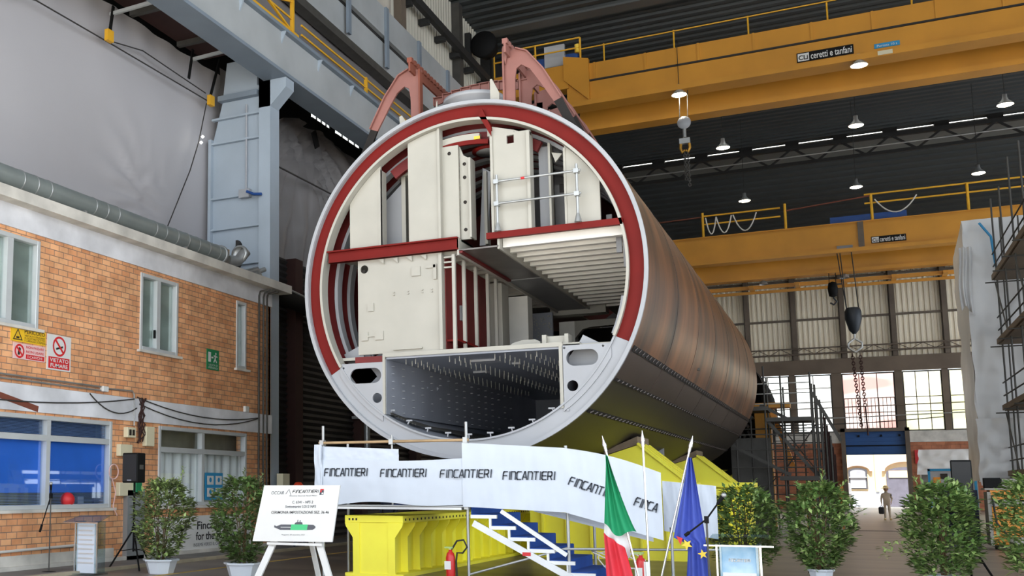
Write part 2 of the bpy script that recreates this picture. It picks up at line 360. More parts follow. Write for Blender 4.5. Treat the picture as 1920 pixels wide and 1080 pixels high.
# far gable wall
doorx = (-0.5, 3.45)
wins = [(-7.2, -4.15), (-3.75, -1.2), (-0.5, 3.05), (3.55, 6.1), (6.5, 9.3), (9.7, 12.5), (12.9, 15.7)]
holes = [(a, b, 5.84, 10.35) for a, b in wins] + [(doorx[0], doorx[1], -.1, 5.84)]
struct('wall_far', holed_y(FW, FW + .4, -24, XR, -.3, 5.0, [(doorx[0], doorx[1], -.3, 5.0)]), 'brick_far')
struct('wall_far', holed_y(FW - .05, FW + .4, -24, XR, 5.0, 5.84, [(doorx[0], doorx[1], 5.0, 5.84)]), 'concrete')
mb = MB(); prev = -24
for a, b in wins + [(XR, XR)]:
    mb.box(prev, a, FW - .1, FW + .3, 5.84, 10.4); prev = b
struct('wall_far', mb, 'beam_brown')
struct('wall_far', corr_wall_x(FW, -24, XR, 11.5, 24.2, .36, .09), 'clad_far')
struct('trim_5', MB().box(-24, XR, FW - .35, FW + .2, 10.38, 11.5), 'beam_brown')
sheets = ['sheet_clear', 'sheet_clear', 'sheet_pink', 'sheet_cream', 'sheet_cream', 'sheet_clear', 'sheet_clear']
for i, (a, b) in enumerate(wins):
    w = MB().box(a, b, FW + .1, FW + .16, 5.84, 5.94).box(a, b, FW + .1, FW + .16, 10.25, 10.35).box(a, a + .09, FW + .1, FW + .16, 5.94, 10.25).box(b - .09, b, FW + .1, FW + .16, 5.94, 10.25)
    w = struct('window_%d' % (i + 1), w, 'steel_dark')
    MB().box(a + .05, b - .05, FW + .17, FW + .19, 5.9, 10.3).build('pane', sheets[i], w)
    mb = MB(); n = 3 if i > 1 else 2
    for k in range(1, n): x = lerp(a, b, k / n); mb.box(x - .03, x + .03, FW + .08, FW + .15, 5.94, 10.25)
    for z in ((8.4, 7.3) if i > 1 else (9.3, 8.2, 7.0)): mb.box(a, b, FW + .08, FW + .15, z - .03, z + .03)
    if i == 2:
        for k in range(14): x = lerp(a + .1, b - .1, k / 13); mb.box(x - .02, x + .02, FW + .12, FW + .16, 5.94, 8.4)
    mb.build('glazing_bar', 'steel_brown', w)
# steel posts and rails of the gable
for x in (-10.3, -6.95, -3.59, -.2, 3.2, 6.55, 9.9, 13.3):
    struct('trim_20', MB().box(x - .14, x + .14, FW - .5, FW - .1, 11.5, 24.2).box(x - .22, x + .22, FW - .15, FW - .1, 11.5, 24.2), 'steel_brown')
struct('trim_21', MB().box(-24, XR, FW - .3, FW - .1, 14.6, 14.75).box(-24, XR, FW - .3, FW - .1, 17.75, 17.9).box(-24, XR, FW - .3, FW - .1, 20.9, 21.05), 'steel_brown')
mb = MB().tube([(-15, FW - .8, 11.9), (XR, FW - .8, 11.9)], .08, 6).tube([(-15, FW - .8, 12.35), (XR, FW - .8, 12.35)], .06, 6)
for k in range(24): x = -15 + k * 1.6; mb.bar((x, FW - .8, 11.9), (x + .8, FW - .8, 12.35), .05).bar((x + .8, FW - .8, 12.35), (x + 1.6, FW - .8, 11.9), .05)
solo('lattice_rail', mb, 'steel_brown', 'brown lattice rail running the full width of the gable wall above its windows', 'rail')
mb = MB().tube([(-8, FW - .6, 7.6), (12, FW - .6, 7.9)], .045, 6)
solo('wall_pipe', mb, 'steel_brown', 'dark thin pipe crossing in front of the gable windows, upper of three', 'pipe', 'pipes crossing the gable windows')
solo('wall_pipe', MB().tube([(-8, FW - .6, 6.75), (10, FW - .6, 7.15)], .045, 6), 'galv', 'pale thin pipe crossing in front of the gable windows, middle of three', 'pipe', 'pipes crossing the gable windows')
solo('wall_pipe', MB().tube(sag((-8, FW - .6, 6.6), (6, FW - .6, 6.8), .25), .04, 6), 'cable', 'slack dark cable just above the blue roller door', 'cable')
# door with blue roller shutter
d = struct('door_1', MB().box(doorx[0] - .3, doorx[0], FW - .3, FW + .4, 0, 6.1).box(doorx[1], doorx[1] + .3, FW - .3, FW + .4, 0, 6.1).box(doorx[0] - .3, doorx[1] + .3, FW - .3, FW + .4, 5.84, 6.1), 'steel_brown')
mb = MB()
for k in range(12): z = 4.1 + k * .145; mb.box(doorx[0], doorx[1], FW + (.05 if k % 2 else .1), FW + .2, z, z + .145)
sh = mb.build('roller_shutter', 'door_blue', d)
MB().box(doorx[0], doorx[1], FW - .02, FW + .04, 4.75, 4.83).build('shutter_rail', 'black', sh)
mb = MB()
for x in (.4, 1.9, 3.1): mb.box(x - .07, x + .07, FW - .05, FW + .06, 5.45, 5.6)
mb.build('shutter_latch', 'black', sh)
# threshold groove in the floor
struct('trim_6', MB().box(-.4, 6, 45.9, 46.15, 0, .012), 'steel_dark')

# outside: the cream building across the yard
b = thing('building_across_yard', 'cream building with arched window and doorway seen through the open roller door', 'building', (2, 108, -.1))
def arch(x0, x1, z0, z1, n=10):
    c = (x0 + x1) / 2; r = (x1 - x0) / 2; rise = r * .35
    return [(x0, z0), (x1, z0)] + [(c + r * math.cos(PI * i / n), z1 + rise * math.sin(PI * i / n)) for i in range(n + 1)]
MB().box(-12, 16, 108, 112, 1.3, 5.4).build('wall', 'facade', b); MB().box(-12, 16, 107.9, 108, -.1, 1.3).build('plinth', 'facade_blue', b)
MB().box(1.55, 1.8, 107.8, 108, 1.3, 5.4).build('pilaster', 'facade', b)
mb = MB(); mb.prism(arch(-.55, .95, 1.5, 3.1), 'y', 107.85, 108.02); mb.build('window', 'sub_grey', b)
mb = MB(); mb.prism(arch(-.4, .8, 1.6, 3.0), 'y', 107.8, 107.9).build('window_pane', 'tank_grey', b)
mb = MB(); mb.box(-.5, .9, 107.7, 107.86, 2.5, 2.6); mb.build('window_bar', 'paint_cool', b)
for c, r in ((.2, .95), (3.9, 1.6)):
    mb = MB()
    for i in range(12):
        t0, t1 = PI * i / 12, PI * (i + 1) / 12; k = .5
        mb.prism([(c + r * math.cos(t0), 3.1 + k * r * math.sin(t0)), (c + (r + .2) * math.cos(t0), 3.1 + k * (r + .2) * math.sin(t0)), (c + (r + .2) * math.cos(t1), 3.1 + k * (r + .2) * math.sin(t1)), (c + r * math.cos(t1), 3.1 + k * r * math.sin(t1))], 'y', 107.75, 108)
    mb.build('arch_moulding', 'pinkish', b)
MB().prism(arch(2.4, 5.4, 0, 2.9), 'y', 107.86, 108.02).build('doorway', 'door_grey', b); MB().box(2.6, 5.2, 107.8, 107.9, 2.5, 3.1).build('fanlight', 'facade', b)
v = thing('white_van', 'white van partly hidden by the door post, parked outside', 'van', (-1.0, 99, -.06))
mb = MB().prism([(97.2, .35), (101, .35), (101, 1.9), (98.3, 2.0), (97.6, 1.2), (97.2, 1.1)], 'x', -2.3, -.35).build('body', 'white', v, bevel=.06)
for yy in (97.9, 100.3): MB().lathe([(0, 0), (.3, 0), (.3, .18), (0, .18)], (-.5, yy, .24), 14, 'x').build('wheel', 'rubber', v)
MB().prism([(97.75, 1.25), (98.9, 1.25), (98.9, 1.85), (98.35, 1.85)], 'x', -.36, -.33).build('window', 'pane', v)

# ------------------------------------------------------------------ left side of the hall
XB = -14.4
wins2 = [(14.0, 16.36, 4.77, 6.58), (19.84, 21.4, 4.77, 6.58), (24.2, 24.72, 4.77, 6.6)]
winsG = [(13.2, 18.87, 1.17, 3.05), (20.66, 24.76, 1.17, 3.05)]
struct('wall_left', holed_x(XB - .3, XB, 8, 26.1, 0, 6.75, wins2 + winsG), 'brick_orange')
struct('wall_left', MB().box(-17, XB, 26.0, 26.12, 0, 7.1), 'brick_orange')
struct('trim_7', MB().box(XB, XB + .05, 8, 26.12, 3.1, 3.62), 'concrete_blue')
struct('trim_8', MB().box(XB - .3, XB + .04, 8, 26.14, 6.7, 7.16), 'concrete_blue')
struct('trim_9', MB().box(-17, XB + .34, 8, 26.78, 7.16, 7.39), 'concrete')
struct('trim_10', MB().box(XB, XB + .12, 8, 26.1, 0, .1).box(XB, XB + .03, 8, 19.0, .1, .3), 'concrete')
struct('trim_11', MB().box(XB, XB + .12, 19.35, 20.0, 0, 1.55), 'frame_grey')  # one even grey, darker than the window frames
struct('wall_left', MB().box(-16.8, -16.7, 8, 26, 0, 7.1), 'room_dark')
# rooms: dark back wall with pale partition
struct('floor', MB().box(-16.8, XB - .3, 8, 26, 3.2, 3.5), 'room_dark')
struct('wall_left', MB().box(XB - .75, XB - .7, 20.7, 26, 2.45, 3.1), 'room_cream')
def window(n, hole, bars_y, bar_z, pane, frame='frame_alu', fw=.09):
    y0, y1, z0, z1 = hole; X = XB - .02
    w = struct('window_%d' % n, MB().box(X - .1, X + .05, y0, y0 + fw, z0, z1).box(X - .1, X + .05, y1 - fw, y1, z0, z1).box(X - .1, X + .05, y0 + fw, y1 - fw, z0, z0 + fw).box(X - .1, X + .05, y0 + fw, y1 - fw, z1 - fw, z1), frame, bevel=.008)
    for yb, wd in bars_y: MB().box(X - .1, X + .04, yb - wd / 2, yb + wd / 2, z0 + fw, z1 - fw).build('mullion', frame, w)
    if bar_z: MB().box(X - .1, X + .045, y0 + fw, y1 - fw, bar_z - .06, bar_z + .06).build('transom', frame, w)
    MB().box(X - .07, X - .06, y0 + .03, y1 - .03, z0 + .03, z1 - .03).build('pane', pane, w)
    MB().box(XB - .02, XB + .09, y0 - .08, y1 + .12, z0 - .06, z0).build('sill', 'concrete', w)
    return w
def film(w, h): MB().box(XB - .15, XB - .13, h[0], h[1], h[2], h[3]).build('blind', 'film_grey', w)  # grey sheet added behind the panes, imitating their frosted reflection
w = window(11, wins2[0], [(15.5, .16)], 0, 'pane'); w = window(12, wins2[1], [(20.58, .14)], 0, 'pane')
film(w, wins2[1]); film(bpy.data.objects['window_11'], wins2[0])
MB().box(XB - .03, XB + .02, 20.44, 20.47, 5.1, 5.3).build('handle', 'black', w)
w = window(13, wins2[2], [], 0, 'pane', fw=.08); film(w, wins2[2])
w = window(14, winsG[0], [(16.78, .12)], 2.6, 'pane_blue')
MB().box(XB - .16, XB - .13, 13.2, 18.87, 1.5, 2.6).build('blind', 'blind_blue', w)
mb = MB()
for k in range(14): mb.box(XB - .2, XB - .14, 13.2, 18.87, 2.66 + k * .028, 2.675 + k * .028)
for k in range(10): mb.box(XB - .2, XB - .14, 13.2, 18.87, 1.2 + k * .03, 1.215 + k * .03)
mb.build('blind_slat', 'blind_slat', w)
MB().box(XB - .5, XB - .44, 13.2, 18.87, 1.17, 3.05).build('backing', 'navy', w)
w = window(15, winsG[1], [(22.6, .12)], 2.5, 'pane_clear', 'frame_alu')
mb = MB().grid(lambda u, v_: (XB - .16 + .03 * math.sin(u * 70) + .02 * math.sin(u * 23), lerp(20.6, 24.8, u), lerp(1.15, 2.45, v_)), 160, 1)
mb.build('curtain', 'curtain', w)
# things seen on the window sill inside
solo('red_ball', MB().lathe([(.16 * math.sin(PI * i / 10), 1.37 - .16 * math.cos(PI * i / 10)) for i in range(11)], (XB - .1, 17.55, -.02), 14), 'sign_red', 'red round object on the sill inside the blue window', 'ball')
solo('sill_box', MB().box(XB - .26, XB - .15, 17.95, 18.15, 1.2, 1.42), 'white', 'small white box on the sill beside the red ball', 'box')

# signs on the brick
def plaque(name, y0, y1, z0, z1, m, label, cat='sign'):
    t = thing(name, label, cat, (XB, (y0 + y1) / 2, z0)); MB().box(XB, XB + .02, y0, y1, z0, z1).build('panel', m, t); return t
def wtext(t, s, y, z, w, h, m, **k): return text('lettering', s, m, t, (XB + .021, y, z), (0, 1, 0), (0, 0, 1), w, h, **k)
def disc(y, z, r, m, t, name='disc', out=.022, r0=0, n=24):
    mb = MB(); vs = []
    for k in range(n): a = 2 * PI * k / n; vs.append((XB + out, y + r * math.cos(a), z + r * math.sin(a)))
    if r0:
        for k in range(n): a = 2 * PI * k / n; vs.append((XB + out, y + r0 * math.cos(a), z + r0 * math.sin(a)))
        mb.add(vs, [(k, (k + 1) % n, n + (k + 1) % n, n + k) for k in range(n)])
    else: mb.add(vs, [list(range(n))])
    return mb.build(name, m, t)
t = plaque('warning_sign', 15.59, 16.6, 4.46, 4.74, 'sign_yellow', 'yellow danger sign with black triangle on the brick wall', 'sign')
wtext(t, 'PERICOLO', 15.97, 4.64, .6, .08, 'ink', bold=.01); wtext(t, 'VIETATO PASSARE', 15.97, 4.58, .6, .04, 'ink'); wtext(t, 'O SOSTARE SOTTO', 15.97, 4.53, .6, .04, 'ink'); wtext(t, 'I CARICHI SOSPESI', 15.97, 4.48, .6, .04, 'ink')
mb = MB()
tri = [(15.64, 4.49), (15.92, 4.49), (15.78, 4.72)]; tin = [(15.68, 4.51), (15.88, 4.51), (15.78, 4.68)]
mb.add([(XB + .023, a, c) for a, c in tri + tin], [(0, 1, 4, 3), (1, 2, 5, 4), (2, 0, 3, 5)]); mb.add([(XB + .023, a, c) for a, c in ((15.74, 4.52), (15.82, 4.52), (15.83, 4.56), (15.73, 4.56), (15.775, 4.57), (15.785, 4.57), (15.785, 4.63), (15.775, 4.63))], [(0, 1, 2, 3), (4, 5, 6, 7)])
mb.build('triangle', 'ink', t)
t = plaque('prohibition_sign', 15.67, 16.6, 4.12, 4.43, 'sign_pink', 'pink sign with red circle and red text below the yellow danger sign', 'sign')
disc(15.84, 4.275, .14, 'sign_red', t, 'ring', r0=.1); MB().bar((XB + .024, 15.74, 4.37), (XB + .024, 15.94, 4.18), .004, .035, up=(0, .7, .7)).build('slash', 'sign_red', t)
MB().prism([(15.79, 4.2), (15.85, 4.2), (15.88, 4.33), (15.83, 4.36), (15.8, 4.3)], 'x', XB + .021, XB + .022).build('symbol', 'ink', t)
wtext(t, 'NON PASSARE', 16.03, 4.35, .52, .05, 'sign_red', bold=.01); wtext(t, 'NON USARE', 16.03, 4.26, .52, .05, 'sign_red', bold=.01); MB().box(XB + .02, XB + .023, 16.03, 16.57, 4.14, 4.23).build('red_band', 'sign_red', t); wtext(t, 'I CARICHI', 16.08, 4.16, .42, .05, 'white', out=.006)
t = plaque('no_smoking_sign', 16.66, 17.4, 4.0, 4.73, 'white', 'white and red no smoking sign with cigarette symbol on brick wall', 'sign')
disc(17.03, 4.5, .21, 'sign_red', t, 'ring', r0=.165); MB().bar((XB + .024, 16.89, 4.64), (XB + .024, 17.17, 4.36), .004, .045, up=(0, .7, .7)).build('slash', 'sign_red', t)
MB().bar((XB + .0225, 16.93, 4.44), (XB + .0225, 17.14, 4.5), .003, .04).build('cigarette', 'ink', t); MB().box(XB + .02, XB + .023, 16.7, 17.36, 4.03, 4.27).build('red_band', 'sign_red', t)
wtext(t, 'VIETATO', 16.74, 4.165, .58, .08, 'white', bold=.015, out=.006); wtext(t, 'FUMARE', 16.76, 4.055, .54, .08, 'white', bold=.015, out=.006)
t = plaque('exit_sign', 22.74, 23.32, 4.6, 5.13, 'sign_green', 'green emergency exit sign with running figure on brick wall', 'sign')
MB().box(XB + .02, XB + .024, 22.8, 22.92, 4.8, 5.05).build('door_symbol', 'white', t); MB().box(XB + .02, XB + .024, 22.95, 23.04, 4.9, 4.94).build('arrow_symbol', 'white', t)
mb = MB(); disc(23.16, 5.03, .03, 'white', t, 'figure_head'); mb.bar((XB + .024, 23.15, 4.99), (XB + .024, 23.12, 4.88), .004, .05).bar((XB + .024, 23.12, 4.89), (XB + .024, 23.2, 4.8), .004, .035).bar((XB + .024, 23.12, 4.89), (XB + .024, 23.06, 4.8), .004, .035).bar((XB + .024, 23.06, 4.97), (XB + .024, 23.23, 4.95), .004, .03); mb.build('figure', 'white', t)
wtext(t, 'USCITA DI', 22.82, 4.7, .42, .05, 'white'); wtext(t, 'EMERGENZA', 22.8, 4.63, .46, .05, 'white')
t = plaque('company_banner', 20.5, 25.02, .0, .92, 'white', 'white banner with dark lettering hung under the curtained window', 'banner')
wtext(t, 'Fincantieri', 22.35, .58, 1.55, .2, 'letter_black', bold=.02); wtext(t, 'for the Future', 22.3, .32, 1.75, .2, 'letter_black', bold=.02); wtext(t, 'INSIEME VERSO IL CAMBIAMENTO', 22.2, .17, 1.9, .08, 'letter_dark')
t = plaque('window_poster', 22.72, 23.55, 1.3, 1.98, 'sign_blue', 'blue poster with white panels stuck in the curtained window', 'poster')
for a, c in ((22.8, 1.68), (23.2, 1.68), (22.8, 1.38), (23.2, 1.38)):
    q = MB().box(XB + .02, XB + .023, a, a + .3, c, c + .22).build('white_panel', 'white', t); disc(a + .15, c + .12, .06, 'sign_blue', t, 'round_symbol', out=.025)
# boxes and cables on the brick pier
def wbox(name, y0, y1, z0, z1, m, label, cat='electrical box', dep=.12): return solo(name, MB().box(XB, XB + dep, y0, y1, z0, z1), m, label, cat, bevel=.01)
wbox('junction_box', 19.3, 19.62, 2.72, 2.95, 'cream', 'small cream socket box high on the brick pier, cables entering from above')
t2 = MB().box(XB + .12, XB + .13, 19.36, 19.44, 2.77, 2.9).box(XB + .12, XB + .13, 19.48, 19.56, 2.77, 2.9)
solo('socket_insert', t2, 'ink', 'two dark openings in the face of the cream socket box', 'socket')
wbox('fuse_box', 20.02, 20.35, 2.55, 3.0, 'cream', 'cream fuse box beside the rusty cable bundle on the brick pier')
wbox('meter_box', 19.05, 19.5, 2.3, 2.56, 'cream', 'cream meter box directly above the loudspeaker')
wbox('switch_box', 19.05, 19.9, 1.42, 1.72, 'cream', 'cream switch box below the loudspeaker on brick pier')
wbox('green_button_box', 19.55, 19.78, 1.5, 1.74, 'sign_green', 'small green button box mounted on the cream switch box', dep=.2)
wbox('low_socket_box', 17.75, 18.3, .4, .72, 'paint_cool', 'pale grey socket box low on the wall behind the glass lectern', dep=.15)
wbox('conduit_box', 18.42, 18.62, 3.68, 3.8, 'white', 'small white box at the end of the wall conduits', dep=.1)
wbox('corner_socket', 24.6, 24.8, 3.62, 3.78, 'white', 'white socket near the building corner above the concrete band', dep=.08)
for k, (z, lab) in enumerate(((3.78, 'upper of two pale conduits running along the wall below the signs'), (3.70, 'lower of two pale conduits running along the wall below the signs'))):
    solo('conduit', MB().tube([(XB + .05, 8, z), (XB + .05, 18.4, z)], .02, 6), 'galv', lab, 'conduit', 'conduits below the signs')
solo('conduit', MB().tube([(XB + .05, 18.6, 3.76), (XB + .05, 19.55, 3.78), (XB + .06, 19.6, 3.7), (XB + .06, 19.62, 3.0)], .018, 6), 'galv', 'bent pale conduit dropping from the conduit box to the socket box', 'conduit')
solo('floor_conduit', MB().tube([(XB + .06, 8, .3), (XB + .06, 17.75, .42)], .03, 6), 'white_cable', 'white pipe running low along the wall to the grey socket box', 'pipe')
for p, q, sg, lab in (((XB + .07, 13, 3.35), (XB + .07, 19.6, 3.6), .18, 'slack dark cable crossing the concrete band above the blue window'), ((XB + .07, 18.0, 3.6), (XB + .07, 19.7, 3.4), .25, 'dark cable loop hanging on the band next to the conduit drop'),
                      ((XB + .07, 19.7, 3.65), (XB + .07, 25.3, 3.5), .22, 'upper slack cable on the concrete band above the curtained window'), ((XB + .07, 19.8, 3.5), (XB + .07, 25.3, 3.48), .3, 'lower slack cable on the concrete band above the curtained window')):
    solo('wall_cable', MB().tube(sag(p, q, sg), .014, 5), 'cable', lab, 'cable')
mb = MB()
for k in range(7):
    mb.tube([(XB + .06 + .03 * random.random(), 19.75 + .3 * random.random(), 3.6 - .2 * i + .05 * random.random()) for i in range(6)], .016, 5)
solo('cable_bundle', mb, 'rust_dark', 'tangled rusty cable bundle hanging down the brick pier', 'cable bundle')
mb = MB().tube([(XB + .1, 18.85 + .16 * math.cos(a), 1.95 + .16 * math.sin(a)) for a in [i * PI / 10 for i in range(21)]], .016, 5).tube([(XB + .1, 18.8, 1.8), (XB + .09, 18.95, 1.5), (XB + .1, 18.85, 1.2), (XB + .1, 19.0, 1.0)], .014, 5)
solo('hose_coil', mb, 'pinkish', 'coiled thin hose hanging on brick beside the loudspeaker', 'hose')
for k, yy in enumerate((25.35, 25.6, 25.8)):
    solo('corner_pipe', MB().tube([(XB + .42, yy, 7.05), (XB + .1, yy, 7.02), (XB + .06, yy, 6.9), (XB + .06, yy, .4)], .028, 6), 'steel_dark', ['dark downpipe at the building corner, behind the other two', 'dark downpipe at the building corner, between the other two', 'dark downpipe at the building corner, outermost at the corner edge'][k], 'pipe', 'pipes at the building corner')
solo('red_beam_end', MB().bar((XB + .03, 13.5, 3.7), (XB + .03, 16.4, 3.16), .05, .12), 'fin_rust', 'rusty sloping bar on the concrete band above the blue window', 'bar')
# duct on the ledge
t = thing('ventilation_duct', 'round grey metal ventilation duct lying along the building ledge', 'duct', (-14.75, 16, 7.39))
MB().tube([(-14.75, 8, 7.84), (-14.75, 24.0, 7.84)], .215, 20).build('pipe', 'duct', t)
y = 9.0; k = 0
while y < 24:
    MB().lathe([(.216, 0), (.226, .01), (.226, .03), (.216, .04)], (-14.75, y, 7.84), 20, 'y').build('seam_ring', 'galv', t); k += 1; y += (.42 if k % 3 else 1.5) if y < 21 else .5
mb = MB()
for yy in (10, 14, 18, 22): mb.box(-14.95, -14.55, yy - .04, yy + .04, 7.39, 7.64)
mb.build('cradle_bracket', 'galv', t)
MB().lathe([(.22, 0), (.25, .0), (.25, .08), (.22, .08)], (-14.75, 23.9, 7.84), 20, 'y').build('end_flange', 'galv', t)
solo('pipe_elbow', MB().tube([(-14.75, 24.3, 7.75), (-14.65, 24.7, 7.8), (-14.5, 24.9, 8.1)], .15, 10).lathe([(.2, 0), (.25, .02), (.25, .1), (.12, .12)], (-14.62, 24.7, 8.0), 14, 'y'), 'galv', 'bent metal pipe elbow at the duct end, upper of the two', 'pipe elbow')
solo('pipe_elbow', MB().tube([(-14.5, 24.9, 7.5), (-14.4, 25.3, 7.65), (-14.4, 25.5, 7.45)], .09, 8).tube([(-14.5, 25.2, 7.5), (-14.3, 25.6, 7.7)], .07, 8), 'galv', 'smaller pipe elbow lying on the ledge in front of the grey column', 'pipe elbow')
struct('trim_12', MB().box(-15.2, -15.1, 8, 25.0, 7.39, 8.22), 'wood_tan')

# steel column beside the building
t = thing('steel_column', 'tall blue-grey steel column carrying the crane runway beside the brick building', 'column', (-15.4, 26.3, 0))
MB().prism([(-16.5, 0), (-14.85, 0), (-14.85, 13.45), (-15.0, 13.48), (-15.0, 14.35), (-16.05, 14.35), (-16.2, 13.1), (-16.5, 12.0)], 'y', 26.35, 26.45).build('web_plate', 'grey_blue', t)
MB().box(-16.6, -16.5, 26.2, 26.7, 0, 12.0).build('back_flange', 'grey_blue', t); MB().box(-14.85, -14.47, 26.2, 26.75, 0, 13.49).build('front_flange', 'grey_blue', t)
for z in (9.2, 10.15, 11.85, 12.6, 8.1):
    MB().box(-16.5, -14.85, 26.22, 26.36, z - .03, z + .03).build('rib', 'grey_blue', t)
MB().box(-16.25, -14.9, 26.15, 26.4, 13.12, 13.28).build('collar', 'grey_blue_dark', t)
MB().prism([(-14.85, 12.7), (-14.47, 12.7), (-13.95, 13.2), (-13.95, 13.49), (-14.85, 13.49)], 'y', 26.2, 26.7).build('bracket', 'grey_blue', t)
solo('column_conduit', MB().tube([(-15.3, 26.25, 10.25), (-15.3, 26.25, 12.9)], .03, 6).box(-15.5, -15.15, 26.15, 26.3, 10.05, 10.3), 'paint_cool', 'thin conduit with grey switch box fixed on the steel column', 'conduit')
solo('blue_hose', MB().tube([(-15.2, 26.12, 10.2), (-14.95, 26.1, 10.08), (-14.7, 26.1, 10.05)], .045, 6), 'cab_blue', 'short blue hose by the switch box on the steel column', 'hose')

# lower crane runway and walkway rail
t = thing('crane_runway', 'grey box girder runway resting on the blue-grey column', 'runway beam', (-14.3, 26, 13.5))
MB().box(-14.6, -14.0, 6, 60, 13.6, 14.8).build('box_girder', 'beam_grey', t); MB().box(-14.7, -13.9, 6, 60, 13.5, 13.6).build('bottom_flange', 'grey_blue_dark', t)
MB().box(-14.7, -13.85, 6, 60, 14.8, 14.9).build('top_flange', 'grey_blue_dark', t)
for k in range(14):
    yy = 14 + k * 2.4; MB().prism([(-14.0, 14.45), (-13.86, 14.8), (-14.0, 14.8)], 'y', yy, yy + .06).build('gusset', 'grey_blue', t)
t = thing('walkway_rail', 'yellow handrail with mesh gate on top of the grey runway girder', 'railing', (-14.2, 26, 14.9))
for z in (15.15, 15.45): MB().tube([(-13.95, 27.2, z), (-13.95, 60, z)], .035, 6).build('rail', 'rail_yellow', t)
MB().tube([(-13.95, 12, 15.95), (-13.95, 26.6, 15.95)], .04, 6).build('rail', 'rail_yellow', t); MB().tube([(-13.95, 12, 15.4), (-13.95, 26.6, 15.4)], .035, 6).build('rail', 'rail_yellow', t); MB().box(-14, -13.93, 12, 27, 14.9, 15.05).build('kick_plate', 'rail_yellow', t)
for yy in (19.5, 21.3, 23.1, 26.6): MB().box(-14.0, -13.9, yy - .05, yy + .05, 14.9, 16.0).build('post', 'rail_yellow', t)
MB().bar((-13.95, 23.1, 15.95), (-13.95, 26.6, 15.0), .06).bar((-13.95, 23.3, 14.95), (-13.95, 26.6, 15.95), .05).build('brace', 'rail_yellow', t)
for yy in (32, 37, 42): MB().box(-14.0, -13.9, yy - .05, yy + .05, 14.9, 15.5).build('post', 'rail_yellow', t)

# upper runway
t = thing('upper_runway', 'pair of grey runway beams along the side wall under the white cladding', 'runway beam', (-15, 40, 17.3))
MB().box(-15.3, -14.9, 10, 50, 18.75, 19.9).build('beam', 'beam_grey', t); MB().box(-15.3, -15.0, 10, 50, 17.5, 18.55).build('beam', 'beam_grey', t)
MB().box(-15.25, -15.05, 10, 50, 18.55, 18.75).build('rail', 'truss', t); MB().box(-15.35, -14.95, 10, 50, 17.15, 17.45).build('cable_tray', 'steel_dark', t)
for yy in (22, 25.5, 29, 32.5, 36, 39.5, 43, 46.5): MB().box(-14.9, -14.8, yy, yy + .25, 17.5, 19.9).build('stiffener', 'grey_blue_dark', t)

# side wall high up
struct('wall_left', corr_wall_y(-15.5, 20, 50.2, 19.9, CE, .34, .07), 'clad_white')
struct('wall_left', MB().box(-15.7, -15.6, 10, 50.2, 14.7, CE), 'clad_white')
struct('trim_22', MB().box(-15.5, -15.1, 38.3, 38.8, 17.6, CE).box(-15.45, -15.2, 38.95, 39.1, 17.6, CE), 'steel_brown')
struct('trim_22', MB().box(-15.5, -15.1, 45.6, 46.1, 17.6, CE), 'steel_dark')
struct('trim_22', MB().box(-15.5, -14.9, 49.8, 50.3, 17.6, CE), 'truss')
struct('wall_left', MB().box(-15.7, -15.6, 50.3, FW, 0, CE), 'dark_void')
struct('wall_left', holed_x(-22.1, -22.0, 8, FW, 0, CE, [(40.6, 41.6, 19.3, 19.9), (43.9, 46.0, 19.25, 19.9), (46.6, 49.6, 19.25, 19.95)]), 'dark_void')  # near-black bay wall and ceiling paint in that bay's darkness
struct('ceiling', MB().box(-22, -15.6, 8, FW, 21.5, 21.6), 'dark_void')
for i, (a, b_, c, d_) in enumerate(((40.6, 41.6, 19.3, 19.9), (43.9, 46.0, 19.25, 19.9), (46.6, 49.6, 19.25, 19.95))):
    w = struct('window_%d' % (21 + i), MB().box(-22, -21.95, a, b_, c - .05, c).box(-22, -21.95, a, b_, d_, d_ + .05), 'steel_dark')
    mb = MB()
    for k in range(1, 4): yy = lerp(a, b_, k / 4); mb.box(-22, -21.95, yy - .04, yy + .04, c, d_)
    mb.build('glazing_bar', 'steel_dark', w); MB().box(-22.06, -22.05, a, b_, c, d_).build('pane', 'sheet_clear', w)
# diagonal cable strut on the high wall
t = thing('wall_rail', 'dark steel rail with bracket plates running along the high white wall', 'rail', (-15, 44, 20))
MB().bar((-14.9, 38.4, 21.65), (-14.9, 50, 21.65), .22, .35).build('strut', 'truss', t)
for k in range(6): yy = 39.0 + k * 2.0; zz = 21.75; MB().box(-15.4, -14.95, yy, yy + .25, zz - .45, zz - .2).build('bracket', 'truss', t)
t = thing('flood_lamp', 'black drum floodlight hanging on the high white wall above the dark wall rail', 'floodlight', (-14.6, 47.5, 21.6))
MB().lathe([(0, 0), (.62, 0), (.66, .1), (.58, .5), (.5, .9), (0, .95)], (-14.55, 47.4, 22.75), 18, 'y').build('housing', 'black', t); MB().box(-15.4, -15.15, 47.3, 47.6, 22.1, 23.4).build('bracket', 'truss', t); MB().tube([(-14.4, 48.2, 22.3), (-14.4, 48.2, 20.6)], .05, 6).build('cable', 'black', t)

